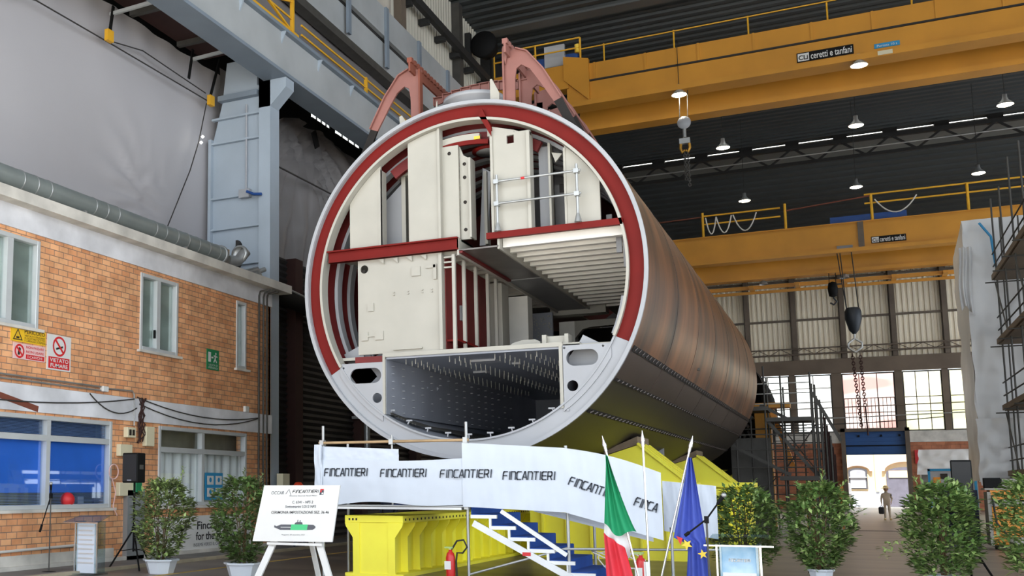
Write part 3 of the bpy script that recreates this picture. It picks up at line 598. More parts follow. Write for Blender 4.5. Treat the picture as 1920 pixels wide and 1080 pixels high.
# tarpaulins between the columns
def tarp_grid(X, y0, y1, z0, z1, amp, fn, nu=90, nv=60):
    return MB().grid(lambda u, v_: (X + amp * fn(lerp(y0, y1, u), lerp(z0, z1, v_)), lerp(y0, y1, u), lerp(z0, z1, v_)), nu, nv)
def wr1(y, z):
    # soft folds gathering towards the laced seam
    d = math.hypot(y - 23.2, (z - 12.0)); a = math.atan2(z - 9.3, y - 23.6)
    return .5 * nz(y * .3, z * .3, 1) + .8 * math.exp(-((y - 22.8) / 1.3) ** 2 - ((z - 9.6) / 1.3) ** 2) * math.sin(a * 16 + 2 * nz(y, z, 3)) * .5 + .12 * max(0, z - 13) * math.sin(y * 5 + 2 * nz(y, z, 1))
t = thing('tarpaulin', 'large pale grey tarpaulin hung above the brick building, laced along its seams', 'tarpaulin', (-16.7, 18, 7.4))
tarp_grid(-16.75, 6, 27.3, 7.2, 14.34, .22, wr1).build('sheet', 'tarp', t)
def cord(pts, r=.02): 
    mb = MB().tube(pts, r, 5)
    return mb
mb = cord([(-16.45, 16, 12.5), (-16.45, 18.3, 13.05), (-16.45, 21.1, 13.08), (-16.45, 25.9, 13.1)]); mb.tube([(-16.45, 21.2, 13.15), (-16.45, 22.6, 13.42), (-16.45, 25.8, 13.3)], .018, 5)
mb.tube([(-16.45, 25.85, 13.0), (-16.45, 25.45, 11.7), (-16.45, 25.0, 10.7), (-16.45, 23.9, 8.8)], .018, 5)
mb.build('lacing', 'cable', t)
mb = MB()
for p, q in (((-16.4, 21.2, 14.1), (-16.4, 21.05, 13.2)), ((-16.4, 25.0, 14.35), (-16.4, 24.8, 13.4)), ((-16.4, 26.5, 14.6), (-16.4, 26.0, 13.3))): mb.bar(p, q, .04, .09)
mb.build('slit', 'black', t)
for k, (yy, zz) in enumerate(((25.5, 11.85), (25.42, 11.65))): MB().lathe([(0, -.05), (.05, 0), (0, .05)], (-16.35, yy, zz), 8).build('light_hole', 'hole_glow', t)  # glowing beads imitate light coming through holes, no lamps here
for yy, zz in ((21.0, 13.2), (25.95, 13.1)): MB().box(-16.42, -16.3, yy - .12, yy + .12, zz - .15, zz + .15).build('yellow_tag', 'rail_yellow', t)
for yy, zz, lab in ((21.2, 13.95, 'grey strut from the runway to the tarpaulin, at the slit with the yellow tag'), (25.0, 14.1, 'grey strut from the runway to the tarpaulin, at the plain black slit beside the column')):
    solo('tarp_strut', MB().bar((-16.5, yy, zz - .05), (-14.72, yy, zz), .07, .09), 'beam_grey', lab, 'strut', 'struts between runway and tarpaulin')
# dark underside planks above the tarp
t = thing('walkway_deck', 'dark rusty plank deck under the runway girder above the tarpaulin', 'walkway', (-15.4, 20, 14.2))
MB().box(-16.7, -14.75, 8, 26.1, 14.5, 14.6).build('planks', 'rust_dark', t)
for k in range(8): MB().box(-16.7, -14.75, 8.5 + k * 2.3, 8.65 + k * 2.3, 14.36, 14.5).build('joist', 'steel_dark', t)
def wr2(y, z):
    a = math.atan2(z - 14.4, y - 32.5); return .5 * math.sin(a * 26) * math.exp(-((y - 32.8) / 3.5) ** 2) + .6 * nz(y * .5, z * .5, 7) + .3 * nz(y * 1.5, z * 1.5, 2)
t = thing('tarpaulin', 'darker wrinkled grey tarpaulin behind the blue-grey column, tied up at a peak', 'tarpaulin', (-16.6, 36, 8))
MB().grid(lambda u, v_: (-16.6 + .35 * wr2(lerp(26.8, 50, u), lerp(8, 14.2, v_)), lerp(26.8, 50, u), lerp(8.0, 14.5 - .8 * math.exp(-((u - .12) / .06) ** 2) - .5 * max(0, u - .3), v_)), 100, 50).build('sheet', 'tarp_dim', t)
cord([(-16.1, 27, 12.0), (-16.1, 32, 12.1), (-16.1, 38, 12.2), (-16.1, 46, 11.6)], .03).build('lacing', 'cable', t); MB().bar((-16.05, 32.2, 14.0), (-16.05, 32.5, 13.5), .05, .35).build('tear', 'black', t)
t = thing('tarpaulin', 'grey plastic sheet hung between the two runways', 'tarpaulin', (-15.5, 36, 15))
MB().grid(lambda u, v_: (-15.45 + .2 * nz(u * 9, v_ * 2, 4) + .25 * math.exp(-((v_ - .55) / .06) ** 2), lerp(14, 50, u), lerp(14.6, 17.4, v_)), 90, 14).build('sheet', 'tarp_dim', t)
t = thing('plastic_sheet', 'shiny translucent plastic sheet covering the wall above the upper runway', 'plastic sheet', (-15.3, 33, 19.9))
MB().grid(lambda u, v_: (-15.25 + .12 * math.sin(u * 60 + 3 * nz(u * 8, v_ * 3, 1)) * (1 - v_) + .1 * nz(u * 14, v_ * 6, 5) + .1 * math.sin(u * 90) * v_ ** 4, lerp(22, 37.6, u), lerp(19.9, 22.6 + .4 * math.sin(u * 9), v_)), 120, 24).build('sheet', 'plastic_clear', t)
# dark shutter wall under the second tarp
mb = MB()
for k in range(44): z = k * .2; mb.prism([(-15.62, z), (-15.55, z), (-15.48, z + .1), (-15.55, z + .2), (-15.62, z + .2)], 'y', 26.2, 50.2)
struct('wall_left', mb, 'shutter')
for yy in (29.2, 34.2, 39.5): struct('trim_23', MB().box(-15.6, -15.2, yy, yy + .5, 0, 8.8), 'rust_dark')
solo('dark_pipe', MB().tube([(-14.8, 27, 7.25), (-14.8, 50, 7.3)], .28, 12).box(-15.48, -14.9, 30, 30.1, 7.1, 7.4).box(-15.48, -14.9, 36, 36.1, 7.1, 7.4), 'black', 'thick black pipe running under the second tarpaulin', 'pipe')
solo('down_pipe', MB().tube([(-14.9, 34.0, 4.8), (-14.9, 34.0, 3.0), (-14.85, 33.9, 2.7), (-14.6, 33.6, 2.5)], .11, 10).box(-15.46, -14.9, 33.95, 34.05, 4.0, 4.1), 'galv', 'grey downpipe ending in an elbow in front of the dark shutter', 'pipe')
solo('tie_cable', MB().tube([(-14.1, 26.76, 7.28), (-13.6, 29.5, 6.85)], .03, 5), 'galv', 'pale cable running from the ledge corner towards the hull', 'cable')
solo('wall_box', MB().box(-14.4, -14.2, 26.5, 26.9, 1.5, 2.0), 'cream', 'cream box behind the top of the easel board', 'electrical box')
struct('wall_right', holed_x(XR, XR + .2, 10, FW, 0, CE, [(11, 27, .8, 19), (27, 58, .8, 7.5), (58, 90, .8, 18)]), 'steel_brown')  # unseen wall added to limit side daylight; openings sized for the light

# ================================================================== THE SUBMARINE SECTION
HX, HZ, HA, HB, HY, HL = -6.388, 5.606, 3.389, 3.471, 19.2, 23.5
def HP(r, deg, y): a = math.radians(deg); return (HX + HA * r * math.cos(a), y, HZ + HB * r * math.sin(a))
def hx(x, r):  # height above the axis of the curve r at x
    u = (x - HX) / (HA * r); return HZ + HB * r * math.sqrt(max(0, 1 - u * u))
def annulus(r0, r1, y0, y1, a0=0, a1=360, n=96, mb=None):
    mb = mb or MB(); full = abs(a1 - a0) >= 360; m = n if full else n + 1; vs = []; fs = []
    for i in range(m):
        a = a0 + (a1 - a0) * i / n
        vs += [HP(r0, a, y0), HP(r1, a, y0), HP(r1, a, y1), HP(r0, a, y1)]
    for i in range(n):
        j = (i + 1) % m
        for k in range(4): fs.append((4 * i + k, 4 * j + k, 4 * j + (k + 1) % 4, 4 * i + (k + 1) % 4))
    if not full: fs += [(0, 1, 2, 3), (4 * n + 3, 4 * n + 2, 4 * n + 1, 4 * n)]
    return mb.add(vs, fs)
sub = thing('submarine_section', 'huge cylindrical submarine hull section, open end showing white decks and red frames', 'submarine section', (HX, HY, 2.1))
def shade(o, ang=35):
    for p in o.data.polygons: p.use_smooth = True
    m = o.modifiers.new('edges', 'EDGE_SPLIT'); m.split_angle = math.radians(ang); return o
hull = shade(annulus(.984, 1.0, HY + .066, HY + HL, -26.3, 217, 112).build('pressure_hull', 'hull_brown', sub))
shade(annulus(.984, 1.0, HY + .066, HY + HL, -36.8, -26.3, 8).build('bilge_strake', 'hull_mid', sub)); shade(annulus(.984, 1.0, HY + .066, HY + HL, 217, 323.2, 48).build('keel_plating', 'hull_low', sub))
shade(annulus(.962, .984, HY + .21, HY + HL, n=96).build('inner_skin', 'primer_deep', sub))
shade(annulus(.981, 1.001, HY, HY + .065, n=128).build('front_rim', 'paint_cool', sub)); shade(annulus(.979, .983, HY + .03, HY + .2, n=128).build('rim_backing', 'paint_cool', sub))
# end ring frame
shade(annulus(.902, .981, HY + .13, HY + .17, -25, 211, 96).build('red_frame_web', 'primer_red', sub))
shade(annulus(.888, .903, HY + .02, HY + .3, -25, 211, 96).build('white_frame_flange', 'paint_white', sub))
shade(annulus(.90, .982, HY + .1, HY + .15, 211, 335, 64).build('lower_frame_web', 'paint_cool', sub))
shade(annulus(.892, .902, HY + .05, HY + .26, 211, 335, 64).build('lower_frame_flange', 'paint_cool', sub))
for k in range(1, 8):
    y = HY + .13 + .62 * k
    f = shade(annulus(.89, .96, y, y + .03, -25, 211, 64).build('ring_frame', 'primer_deep', sub))
    shade(annulus(.872, .892, y - .1, y + .12, -25, 211, 64).build('frame_flange', 'paint_cool', f))
# welded seam straps along the hull
for deg, w in ((-26.3, .9), (-36.8, .55), (-49, .7)):
    mb = annulus(1.0, 1.006, HY + .2, HY + HL, deg - w, deg + w, 3); o = mb.build('weld_strap', 'hull_dark', sub)
    mb = MB()
    for k in range(60): y = HY + .3 + k * .38; a = HP(1.007, deg - w * .6, y); b_ = HP(1.007, deg + w * .6, y + .12); mb.bar(a, b_, .03, .02)
    mb.build('weld_tab', 'hull_mid', o)['kind'] = 'stuff'
for k in range(6):
    y = HY + 3.6 + k * 3.3; shade(annulus(1.0, 1.002, y, y + .012, -36, 100, 48).build('ring_seam', 'hull_mid', sub))
# decks
MB().box(-9.28, -6.5, HY + .1, HY + .16, 6.17, 6.40).build('deck_beam', 'primer_red', sub); MB().box(-9.28, -6.5, HY + .02, HY + .25, 6.38, 6.41).box(-9.26, -6.5, HY + .04, HY + .2, 6.17, 6.19).build('beam_flange', 'primer_red', sub)
MB().box(-5.92, -3.41, HY + .02, HY + .12, 6.29, 6.41).build('deck_beam', 'primer_red', sub)
MB().box(-9.35, -6.49, HY + .25, HY + 14, 6.36, 6.4).build('deck_plate', 'paint_white', sub); MB().box(-5.72, -3.42, HY + .25, HY + 8.2, 6.34, 6.4).build('deck_plate', 'paint_white', sub)
MB().box(-5.55, -4.2, HY + 8.2, HY + 14, 6.34, 6.4).build('deck_plate', 'paint_white', sub)
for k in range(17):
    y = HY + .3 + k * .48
    MB().box(-5.68, -3.36, y, y + .03, 6.17, 6.34).box(-5.68, -3.36, y - .02, y + .12, 6.155, 6.17).build('joist', 'paint_white_lit', sub)
for k in range(15):
    y = HY + .35 + k * .48; MB().box(-7.1, -6.53, y, y + .04, 6.12, 6.36).box(-7.1, -6.53, y - .02, y + .12, 6.1, 6.12).build('bracket', 'paint_white', sub)
MB().box(-6.95, -6.9, HY + .3, HY + 3.2, 6.02, 6.1).build('bracket_rail', 'paint_white', sub)
# central trough girder
MB().box(-6.49, -5.71, HY + .1, HY + 3.4, 6.14, 6.17).build('girder_plate', 'plate_steel', sub); MB().box(-6.49, -5.71, HY + 3.4, HY + 7.9, 6.12, 6.17).build('girder_plate', 'paint_grey', sub)
MB().box(-6.53, -6.49, HY + .1, HY + 7.9, 6.06, 6.4).build('girder_side', 'paint_white', sub); MB().box(-5.73, -5.69, HY + .1, HY + 7.9, 6.1, 6.4).build('girder_side', 'paint_white', sub)
MB().box(-6.49, -6.42, HY + .1, HY + 3.4, 6.10, 6.15).build('red_strip', 'primer_deep', sub)
MB().box(-6.7, -5.3, HY + 7.9, HY + 8.3, 6.0, 6.2).build('cross_beam', 'paint_white', sub)
# upper panels, their tops following the ring
def panel(x0, x1, z0, r, y0, y1, m, name='panel', n=8):
    pts = [(x0, z0), (x1, z0)] + [(lerp(x1, x0, i / n), hx(lerp(x1, x0, i / n), r)) for i in range(n + 1)]
    return MB().prism(pts, 'y', y0, y1).build(name, m, sub)
panel(-8.84, -8.15, 6.41, .886, HY + .2, HY + .26, 'paint_white'); MB().box(-8.19, -8.15, HY + .18, HY + .5, 6.41, 8.02).build('panel_edge', 'paint_white', sub)
MB().prism([(-8.3, 6.41), (-7.85, 6.41), (-7.85, 7.95), (-8.3, 7.55)], 'y', HY + .85, HY + .92).build('panel', 'paint_cool', sub)
MB().box(-7.92, -7.83, HY + .75, HY + 1.05, 6.41, 8.0).build('stanchion', 'paint_white', sub); MB().box(-8.05, -7.7, HY + .7, HY + 1.05, 7.98, 8.06).box(-7.98, -7.78, HY + .72, HY + 1.0, 8.06, 8.16).build('stanchion_head', 'paint_white', sub)
panel(-7.53, -6.88, 6.41, .886, HY + .14, HY + .2, 'paint_white'); MB().box(-6.9, -6.85, HY + .1, HY + .3, 6.41, 8.72).build('panel_edge', 'paint_white', sub)
MB().box(-7.6, -7.3, HY + .9, HY + 1.2, 6.41, 6.75).build('bracket_box', 'paint_grey', sub)
# holed panel
q = MB().box(-6.86, -6.52, HY + .25, HY + .31, 6.41, 8.3).build('panel', 'paint_white', sub)
q2 = MB().prism([(-6.52, 6.41), (-6.28, 6.41), (-6.28, 8.0), (-6.44, 8.1), (-6.52, 8.3)], 'y', HY + .33, HY + .39).build('perforated_panel', 'paint_white', sub)
for z in (6.6, 7.15, 7.65, 7.92):
    MB().lathe([(0, 0), (.035, 0), (.035, .02), (0, .02)], (-6.42, HY + .32, z), 10, 'y').build('hole', 'ink', q2)
MB().lathe([(0, 0), (.035, 0), (.035, .02), (0, .02)], (-6.7, HY + .24, 8.15), 10, 'y').build('hole', 'ink', q)
MB().box(-6.3, -6.26, HY + .2, HY + .5, 6.41, 8.0).build('panel_edge', 'paint_white', sub)
# passage
for k, (x, y, m) in enumerate(((-6.14, 1.0, 'paint_cool'), (-6.0, 1.8, 'paint_white'), (-5.84, 2.6, 'paint_cool'))):
    MB().prism([(x - .22, 6.41), (x - .05, 6.41), (x + .04, 7.9 - k * .12), (x - .12, 8.0 - k * .12)], 'y', HY + y, HY + y + .06).build('passage_plate', m, sub)
    MB().box(x - .08, x - .02, HY + y - .1, HY + y + .1, 6.41, 7.9 - k * .12).build('passage_frame', 'paint_white', sub)
MB().box(-6.2, -5.2, HY + 4.0, HY + 4.1, 6.41, 8.6).build('passage_bulkhead', 'paint_grey', sub)
MB().box(-6.2, -5.8, HY + 1.2, HY + 1.6, 7.75, 7.95).box(-6.1, -5.75, HY + 2.0, HY + 2.3, 7.7, 7.82).build('cable_trunk', 'paint_white', sub)
MB().box(-5.8, -5.62, HY + .6, HY + .66, 6.41, 7.75).build('perforated_plate', 'tank_grey', sub)
# crown beam, hatch plate
shade(annulus(.80, .835, HY + .3, HY + .42, 84, 112, 24).build('crown_beam', 'paint_white', sub)); shade(annulus(.775, .80, HY + .3, HY + .36, 80, 104, 20).build('crown_plate', 'primer_red', sub))
MB().lathe([(0, 0), (.36, 0), (.36, .05), (0, .05)], (-6.08, HY + .95, 8.28), 28).build('hatch_trunk', 'primer_red', sub); MB().lathe([(0, -.01), (.3, -.01), (.3, .0), (0, 0)], (-6.06, HY + .95, 8.28), 28).build('hatch_cover', 'paint_grey', sub)
MB().box(-6.2, -6.08, HY + .28, HY + .3, hx(-6.14, .8), hx(-6.14, .8) + .06).build('yellow_tag', 'gold', sub)
MB().prism([(-6.02, 8.75), (-5.95, 8.88), (-5.78, 8.48), (-5.78, 8.3)], 'y', HY + .02, HY + .3).build('red_gusset', 'primer_red', sub)
shade(annulus(.80, .86, HY + .5, HY + .6, 60, 125, 40).build('inner_arch', 'primer_deep', sub))
# right hand panels
pts = [(-5.79, 6.41), (-5.07, 6.41), (-5.07, 8.28), (-5.12, 8.34), (-5.8, 8.45)]
q = MB()
for x0, x1, z0, z1 in ((-5.79, -5.5, 6.41, 8.36), (-5.36, -5.07, 6.41, 8.33), (-5.5, -5.36, 6.41, 8.12), (-5.5, -5.36, 8.28, 8.36)): q.box(x0, x1, HY + .1, HY + .16, z0, z1)
q.build('panel', 'paint_white', sub)
panel(-5.88, -5.05, 8.33, .855, HY + .12, HY + .2, 'paint_white', 'panel_head'); MB().box(-5.11, -5.05, HY + .04, HY + .3, 6.41, 8.3).build('panel_edge', 'paint_white', sub); MB().box(-5.82, -5.77, HY + .06, HY + .3, 6.41, 8.4).build('panel_edge', 'paint_white', sub)
MB().box(-5.05, -4.78, HY + .7, HY + .76, 6.41, 8.15).build('panel', 'paint_cool', sub); MB().box(-4.82, -4.78, HY + .5, HY + .76, 6.41, 8.15).build('panel_edge', 'paint_white', sub)
MB().box(-4.95, -4.2, HY + 1.2, HY + 1.26, 6.41, 7.5).build('cabinet', 'paint_grey', sub); MB().box(-4.78, -4.62, HY + 1.17, HY + 1.2, 7.34, 7.5).build('cabinet_opening', 'ink', sub)
MB().prism([(-4.75, 7.95), (-4.55, 7.9), (-4.68, 7.75)], 'y', HY + .5, HY + .55).build('lug', 'paint_white', sub)
panel(-4.44, -3.82, 6.41, .886, HY + .2, HY + .26, 'paint_white'); MB().box(-4.46, -4.42, HY + .18, HY + .5, 6.41, 7.9).build('panel_edge', 'paint_white', sub)
for x in (-3.78, -3.62, -3.5): MB().box(x, x + .1, HY + .5, HY + .56, 6.41, hx(x + .1, .85)).build('locker_side', 'paint_grey', sub)
MB().prism([(HP(.94, a, 0)[0], HP(.94, a, 0)[2]) for a in range(14, 167, 8)], 'y', HY + 6.2, HY + 6.3).build('upper_bulkhead', 'primer_deep', sub)
# crew box below the deck, at the red side
q = MB()
box_holes = [(-8.6, -8.45, 5.92, 6.07)]
q = MB().box(-8.67, -6.88, HY + .2, HY + .26, 4.25, 5.9).box(-8.67, -8.62, HY + .2, HY + .26, 5.9, 6.17).box(-8.43, -6.88, HY + .2, HY + .26, 5.9, 6.17).box(-8.62, -8.43, HY + .2, HY + .26, 6.08, 6.17)
cab = q.build('cabin_wall', 'paint_white', sub)
mb = MB(); vs = [(-8.525 + .085 * math.cos(i * PI / 12), HY + .195, 5.99 + .085 * math.sin(i * PI / 12)) for i in range(24)]; sq = []
for i in range(24):
    a = i * PI / 12; k = .1 / max(abs(math.cos(a)), abs(math.sin(a))); sq.append((-8.525 + min(k, .13) * math.cos(a), HY + .195, 5.99 + min(k, .13) * math.sin(a)))
mb.add(vs + sq, [(i, (i + 1) % 24, 24 + (i + 1) % 24, 24 + i) for i in range(24)]).build('hole_rim', 'paint_white', cab)
for x0, x1, z0, z1 in ((-7.5, -7.32, 5.75, 5.93), (-8.45, -8.32, 5.12, 5.28), (-8.6, -8.45, 4.53, 4.7), (-8.3, -8.12, 4.53, 4.7), (-7.2, -7.0, 5.88, 5.94), (-7.05, -6.98, 5.65, 5.95)):
    MB().box(x0, x1, HY + .165, HY + .2, z0, z1).build('pad_plate', 'paint_white', cab)
MB().box(-8.45, -8.3, HY + .17, HY + .2, 4.6, 4.63).box(-7.9, -7.3, HY + .15, HY + .2, 4.3, 4.33).build('rail', 'paint_white', cab)
mb = MB()
for x in (-7.9, -7.6, -7.3, -7.1):
    for z in (5.4, 5.45): mb.box(x, x + .03, HY + .17, HY + .2, z, z + .02)
for x in (-8.2, -7.9, -7.6, -7.3): mb.prism([(x, 6.15), (x + .12, 6.15), (x + .12, 6.05)], 'y', HY + .14, HY + .2)
mb.build('studs', 'paint_white', cab)['kind'] = 'stuff'
MB().box(-6.92, -6.86, HY + .12, HY + .3, 4.25, 6.12).build('cabin_post', 'paint_white', sub)
MB().box(-6.88, -6.84, HY + .3, HY + 3.0, 4.2, 6.1).build('side_wall', 'primer_deep', sub)
for k, y in enumerate((.15, .75, 1.5, 2.3, 2.9)): MB().box(-6.66, -6.6, HY + y, HY + y + .07, 4.25, 6.1).build('stanchion', 'paint_white', sub)
for z in (5.85, 5.95, 6.05): MB().box(-6.84, -6.64, HY + .2, HY + .25, z, z + .03).build('rung', 'paint_white', sub)
MB().box(-6.85, -6.6, HY + .3, HY + 3, 4.42, 4.46).build('red_ledge', 'primer_red', sub)
MB().box(-6.84, -6.8, HY + 1.1, HY + 1.4, 4.95, 5.25).build('junction_plate', 'paint_grey', sub)
# lower deck and its fittings
MB().box(-9.2, -3.6, HY + .3, HY + 12, 4.16, 4.22).build('lower_deck', 'paint_white', sub)
MB().box(-6.85, -6.58, HY + 3.2, HY + 3.7, 4.2, 6.05).build('locker', 'paint_white', sub); MB().box(-6.95, -6.5, HY + 5.0, HY + 5.4, 4.2, 6.05).build('locker', 'paint_white_lit', sub)
MB().box(-7.0, -6.5, HY + 7.3, HY + 7.4, 4.2, 6.0).build('perforated_screen', 'tank_grey', sub)
mb = MB()
for k in range(70): x = -6.98 + .45 * random.random(); z = 4.9 + 1.0 * random.random(); mb.box(x, x + .025, HY + 7.27, HY + 7.3, z, z + .025)
mb.build('screen_studs', 'paint_white', sub)['kind'] = 'stuff'
MB().prism([(-6.2, 5.9), (-6.2, 5.45), (-6.0, 5.68), (-5.8, 5.72), (-5.0, 5.74), (-5.0, 5.9)], 'y', HY + 8.4, HY + 8.6).build('arch_beam', 'paint_white', sub); MB().box(-6.6, -6.2, HY + 8.4, HY + 8.8, 4.2, 5.9).build('arch_column', 'paint_white_lit', sub)
MB().prism([(HP(.94, a, 0)[0], HP(.94, a, 0)[2]) for a in range(-190, 11, 10)], 'y', HY + 11.8, HY + 11.9).build('shade_backing', 'dark_void', sub)  # dark sheet added to paint in the shade of the deep interior
MB().prism([(-5.95, 4.22), (-5.2, 4.22), (-5.2, 4.4), (-5.3, 4.45), (-5.55, 4.45), (-5.75, 4.4)], 'y', HY + 1.0, HY + 1.3).build('foundation', 'paint_white', sub)
MB().box(-5.0, -4.6, HY + .6, HY + .66, 4.22, 4.43).box(-5.04, -4.96, HY + .5, HY + .8, 4.22, 4.45).box(-4.62, -4.55, HY + .5, HY + .8, 4.22, 4.45).build('foundation', 'paint_white', sub)
MB().box(-5.6, -4.3, HY + .3, HY + 1.5, 4.2, 4.25).build('base_plate', 'paint_white', sub)
mb = MB()
for k in range(26):
    x = -4.9 + 1.4 * random.random(); y = HY + 6 + 3 * random.random(); z = 4.3 + .6 * random.random()
    mb.tube([(x, y, z), (x + random.uniform(-.4, .4), y + .3, z + random.uniform(-.2, .4))], .03 + .02 * random.random(), 6)
mb.build('pipework', 'steel_dark', sub)
mb = MB().tube([(-3.92, HY + 4, 4.2), (-3.92, HY + 4, 6.2)], .04, 6).tube([(-4.3, HY + 4.4, 4.2), (-4.3, HY + 4.4, 5.0)], .03, 6).tube([(-5.2, HY + 4.4, 4.6), (-3.7, HY + 4.4, 4.65)], .03, 6)
mb.build('inner_scaffold', 'black', sub)
# ballast tank
MB().box(-8.09, -4.58, HY + .12, HY + 11.5, 4.12, 4.2).build('tank_top', 'tank_grey', sub); MB().box(-8.1, -4.57, HY + .08, HY + .14, 4.16, 4.24).build('tank_edge', 'paint_white', sub)
zl = HZ - HB * .89 * math.sqrt(1 - ((-8.06 - HX) / (HA * .89)) ** 2)
MB().box(-8.1, -8.04, HY + .12, HY + 11.5, zl, 4.2).build('tank_side', 'tank_grey', sub); MB().box(-4.63, -4.57, HY + .12, HY + 11.5, zl, 4.2).build('tank_side', 'tank_grey', sub)
MB().box(-8.1, -8.05, HY + .07, HY + .13, zl, 4.2).box(-4.63, -4.56, HY + .07, HY + .13, zl, 4.2).build('tank_edge', 'paint_white', sub)
shade(annulus(.90, .955, HY + .2, HY + 11.5, 225, 315, 40).build('tank_bottom', 'tank_grey', sub))
MB().box(-8.1, -4.57, HY + 11.3, HY + 11.4, 2.2, 4.2).build('tank_bulkhead', 'tank_grey', sub)
mb = MB()
for i in range(16):
    for j in range(7):
        y = HY + .4 + i * .55; z = 3.1 + j * .15
        if random.random() < .8: mb.box(-8.04, -7.99, y, y + .05, z, z + .012)
mb.build('wall_studs', 'paint_cool', sub)['kind'] = 'stuff'
mb = MB()
for x in (-7.6, -6.7, -5.8, -5.2):
    for i in range(26):
        y = HY + .3 + i * .33
        for dx in (-.1, .1): mb.box(x + dx, x + dx + .012, y, y + .012, 4.02, 4.12)
mb.build('ceiling_studs', 'paint_white', sub)['kind'] = 'stuff'
MB().box(-6.6, -6.1, HY + 1.0, HY + 1.4, 4.08, 4.12).box(-7.2, -6.9, HY + 3, HY + 3.2, 4.08, 4.12).box(-6.0, -5.85, HY + 1.8, HY + 1.9, 4.08, 4.12).build('ceiling_pad', 'paint_cool', sub)
for k in range(9):
    a = 236 + k * 8.2
    p = Vector(HP(.885, a, HY + .35)); n_ = Vector((math.cos(math.radians(a)), 0, math.sin(math.radians(a))))
    MB().bar(p, p - n_ * .08, .02).bar(p - n_ * .08 + Vector((-.06, 0, 0)), p - n_ * .08 + Vector((.06, 0, 0)), .03).build('clip', 'paint_cool', sub)
mb = MB()
for k in range(10): mb.tube([HP(.88, 236 + k * .9, HY + .3 + k * .05), HP(.885, 244 + k, HY + 1.5 + .2 * k), HP(.88, 246 + k, HY + 5)], .02, 5)
mb.build('tank_hoses', 'steel_dark', sub)
# side plates with cut-outs
def side_plate(x0, x1, ztop, slot, holes, slope):
    """plate between the tank and the ring: polygon with a slot, filled around the holes"""
    import mathutils.geometry as G
    n = 14
    if x0 < HX: arc = [(lerp(x0, x1, i / n), HZ - HB * .93 * math.sqrt(max(0, 1 - ((lerp(x0, x1, i / n) - HX) / (HA * .93)) ** 2))) for i in range(n + 1)]; out = arc + [(x1, ztop)] + [(x0, ztop)]
    else: arc = [(lerp(x0, x1, i / n), HZ - HB * .93 * math.sqrt(max(0, 1 - ((lerp(x0, x1, i / n) - HX) / (HA * .93)) ** 2))) for i in range(n + 1)]; out = arc + [(x1, ztop), (x0, ztop)]
    loops = [out]
    sx0, sx1, sz0, sz1 = slot; r = (sz1 - sz0) / 2; L = []
    for i in range(13): a = PI / 2 + PI * i / 12; L.append((sx0 + r + r * math.cos(a), sz0 + r + r * math.sin(a)))
    for i in range(13): a = -PI / 2 + PI * i / 12; L.append((sx1 - r + r * math.cos(a), sz0 + r + r * math.sin(a)))
    loops.append(L)
    for cx, cz, cr in holes: loops.append([(cx + cr * math.cos(i * PI / 8), cz + cr * math.sin(i * PI / 8)) for i in range(16)])
    V = [Vector((x, z, 0)) for l in loops for x, z in l]
    T = G.tessellate_polygon([[Vector((x, z, 0)) for x, z in l] for l in loops])
    return MB().add([(v.x, HY + .09, v.y) for v in V], [tuple(t) for t in T])
mb = side_plate(-9.02, -8.1, 4.05, (-8.80, -8.13, 3.66, 3.96), [(-8.22, 3.36, .1), (-8.95, 3.98, .025)], 0); mb.build('side_plate', 'paint_cool', sub, thick=.04)
mb = side_plate(-4.57, -3.7, 4.17, (-4.5, -3.93, 3.79, 4.08), [(-4.4, 3.43, .1), (-4.53, 4.125, .022), (-3.84, 4.125, .022), (-4.5, 3.0, .025)], 0); mb.build('side_plate', 'paint_cool', sub, thick=.04)
MB().box(-8.72, -8.1, HY + .14, HY + .5, 4.06, 4.2).build('red_gap', 'primer_deep', sub); MB().box(-9.0, -8.1, HY + .08, HY + .2, 4.03, 4.07).build('plate_top', 'paint_cool', sub)
for k in range(1, 6):
    y = HY + .6 * k
    shade(annulus(.84, .9, y, y + .03, -24, -10, 12).build('side_frame', 'paint_cool', sub)); shade(annulus(.79, .9, y, y + .03, 204, 220, 12).build('side_frame', 'paint_cool', sub))
    shade(annulus(.72 - .015 * k, .9, y, y + .03, -45, -29, 14).build('side_frame', 'paint_cool', sub))
    shade(annulus(.76 - .01 * k, .9, y, y + .03, 210, 228, 14).build('side_frame', 'tank_grey', sub))
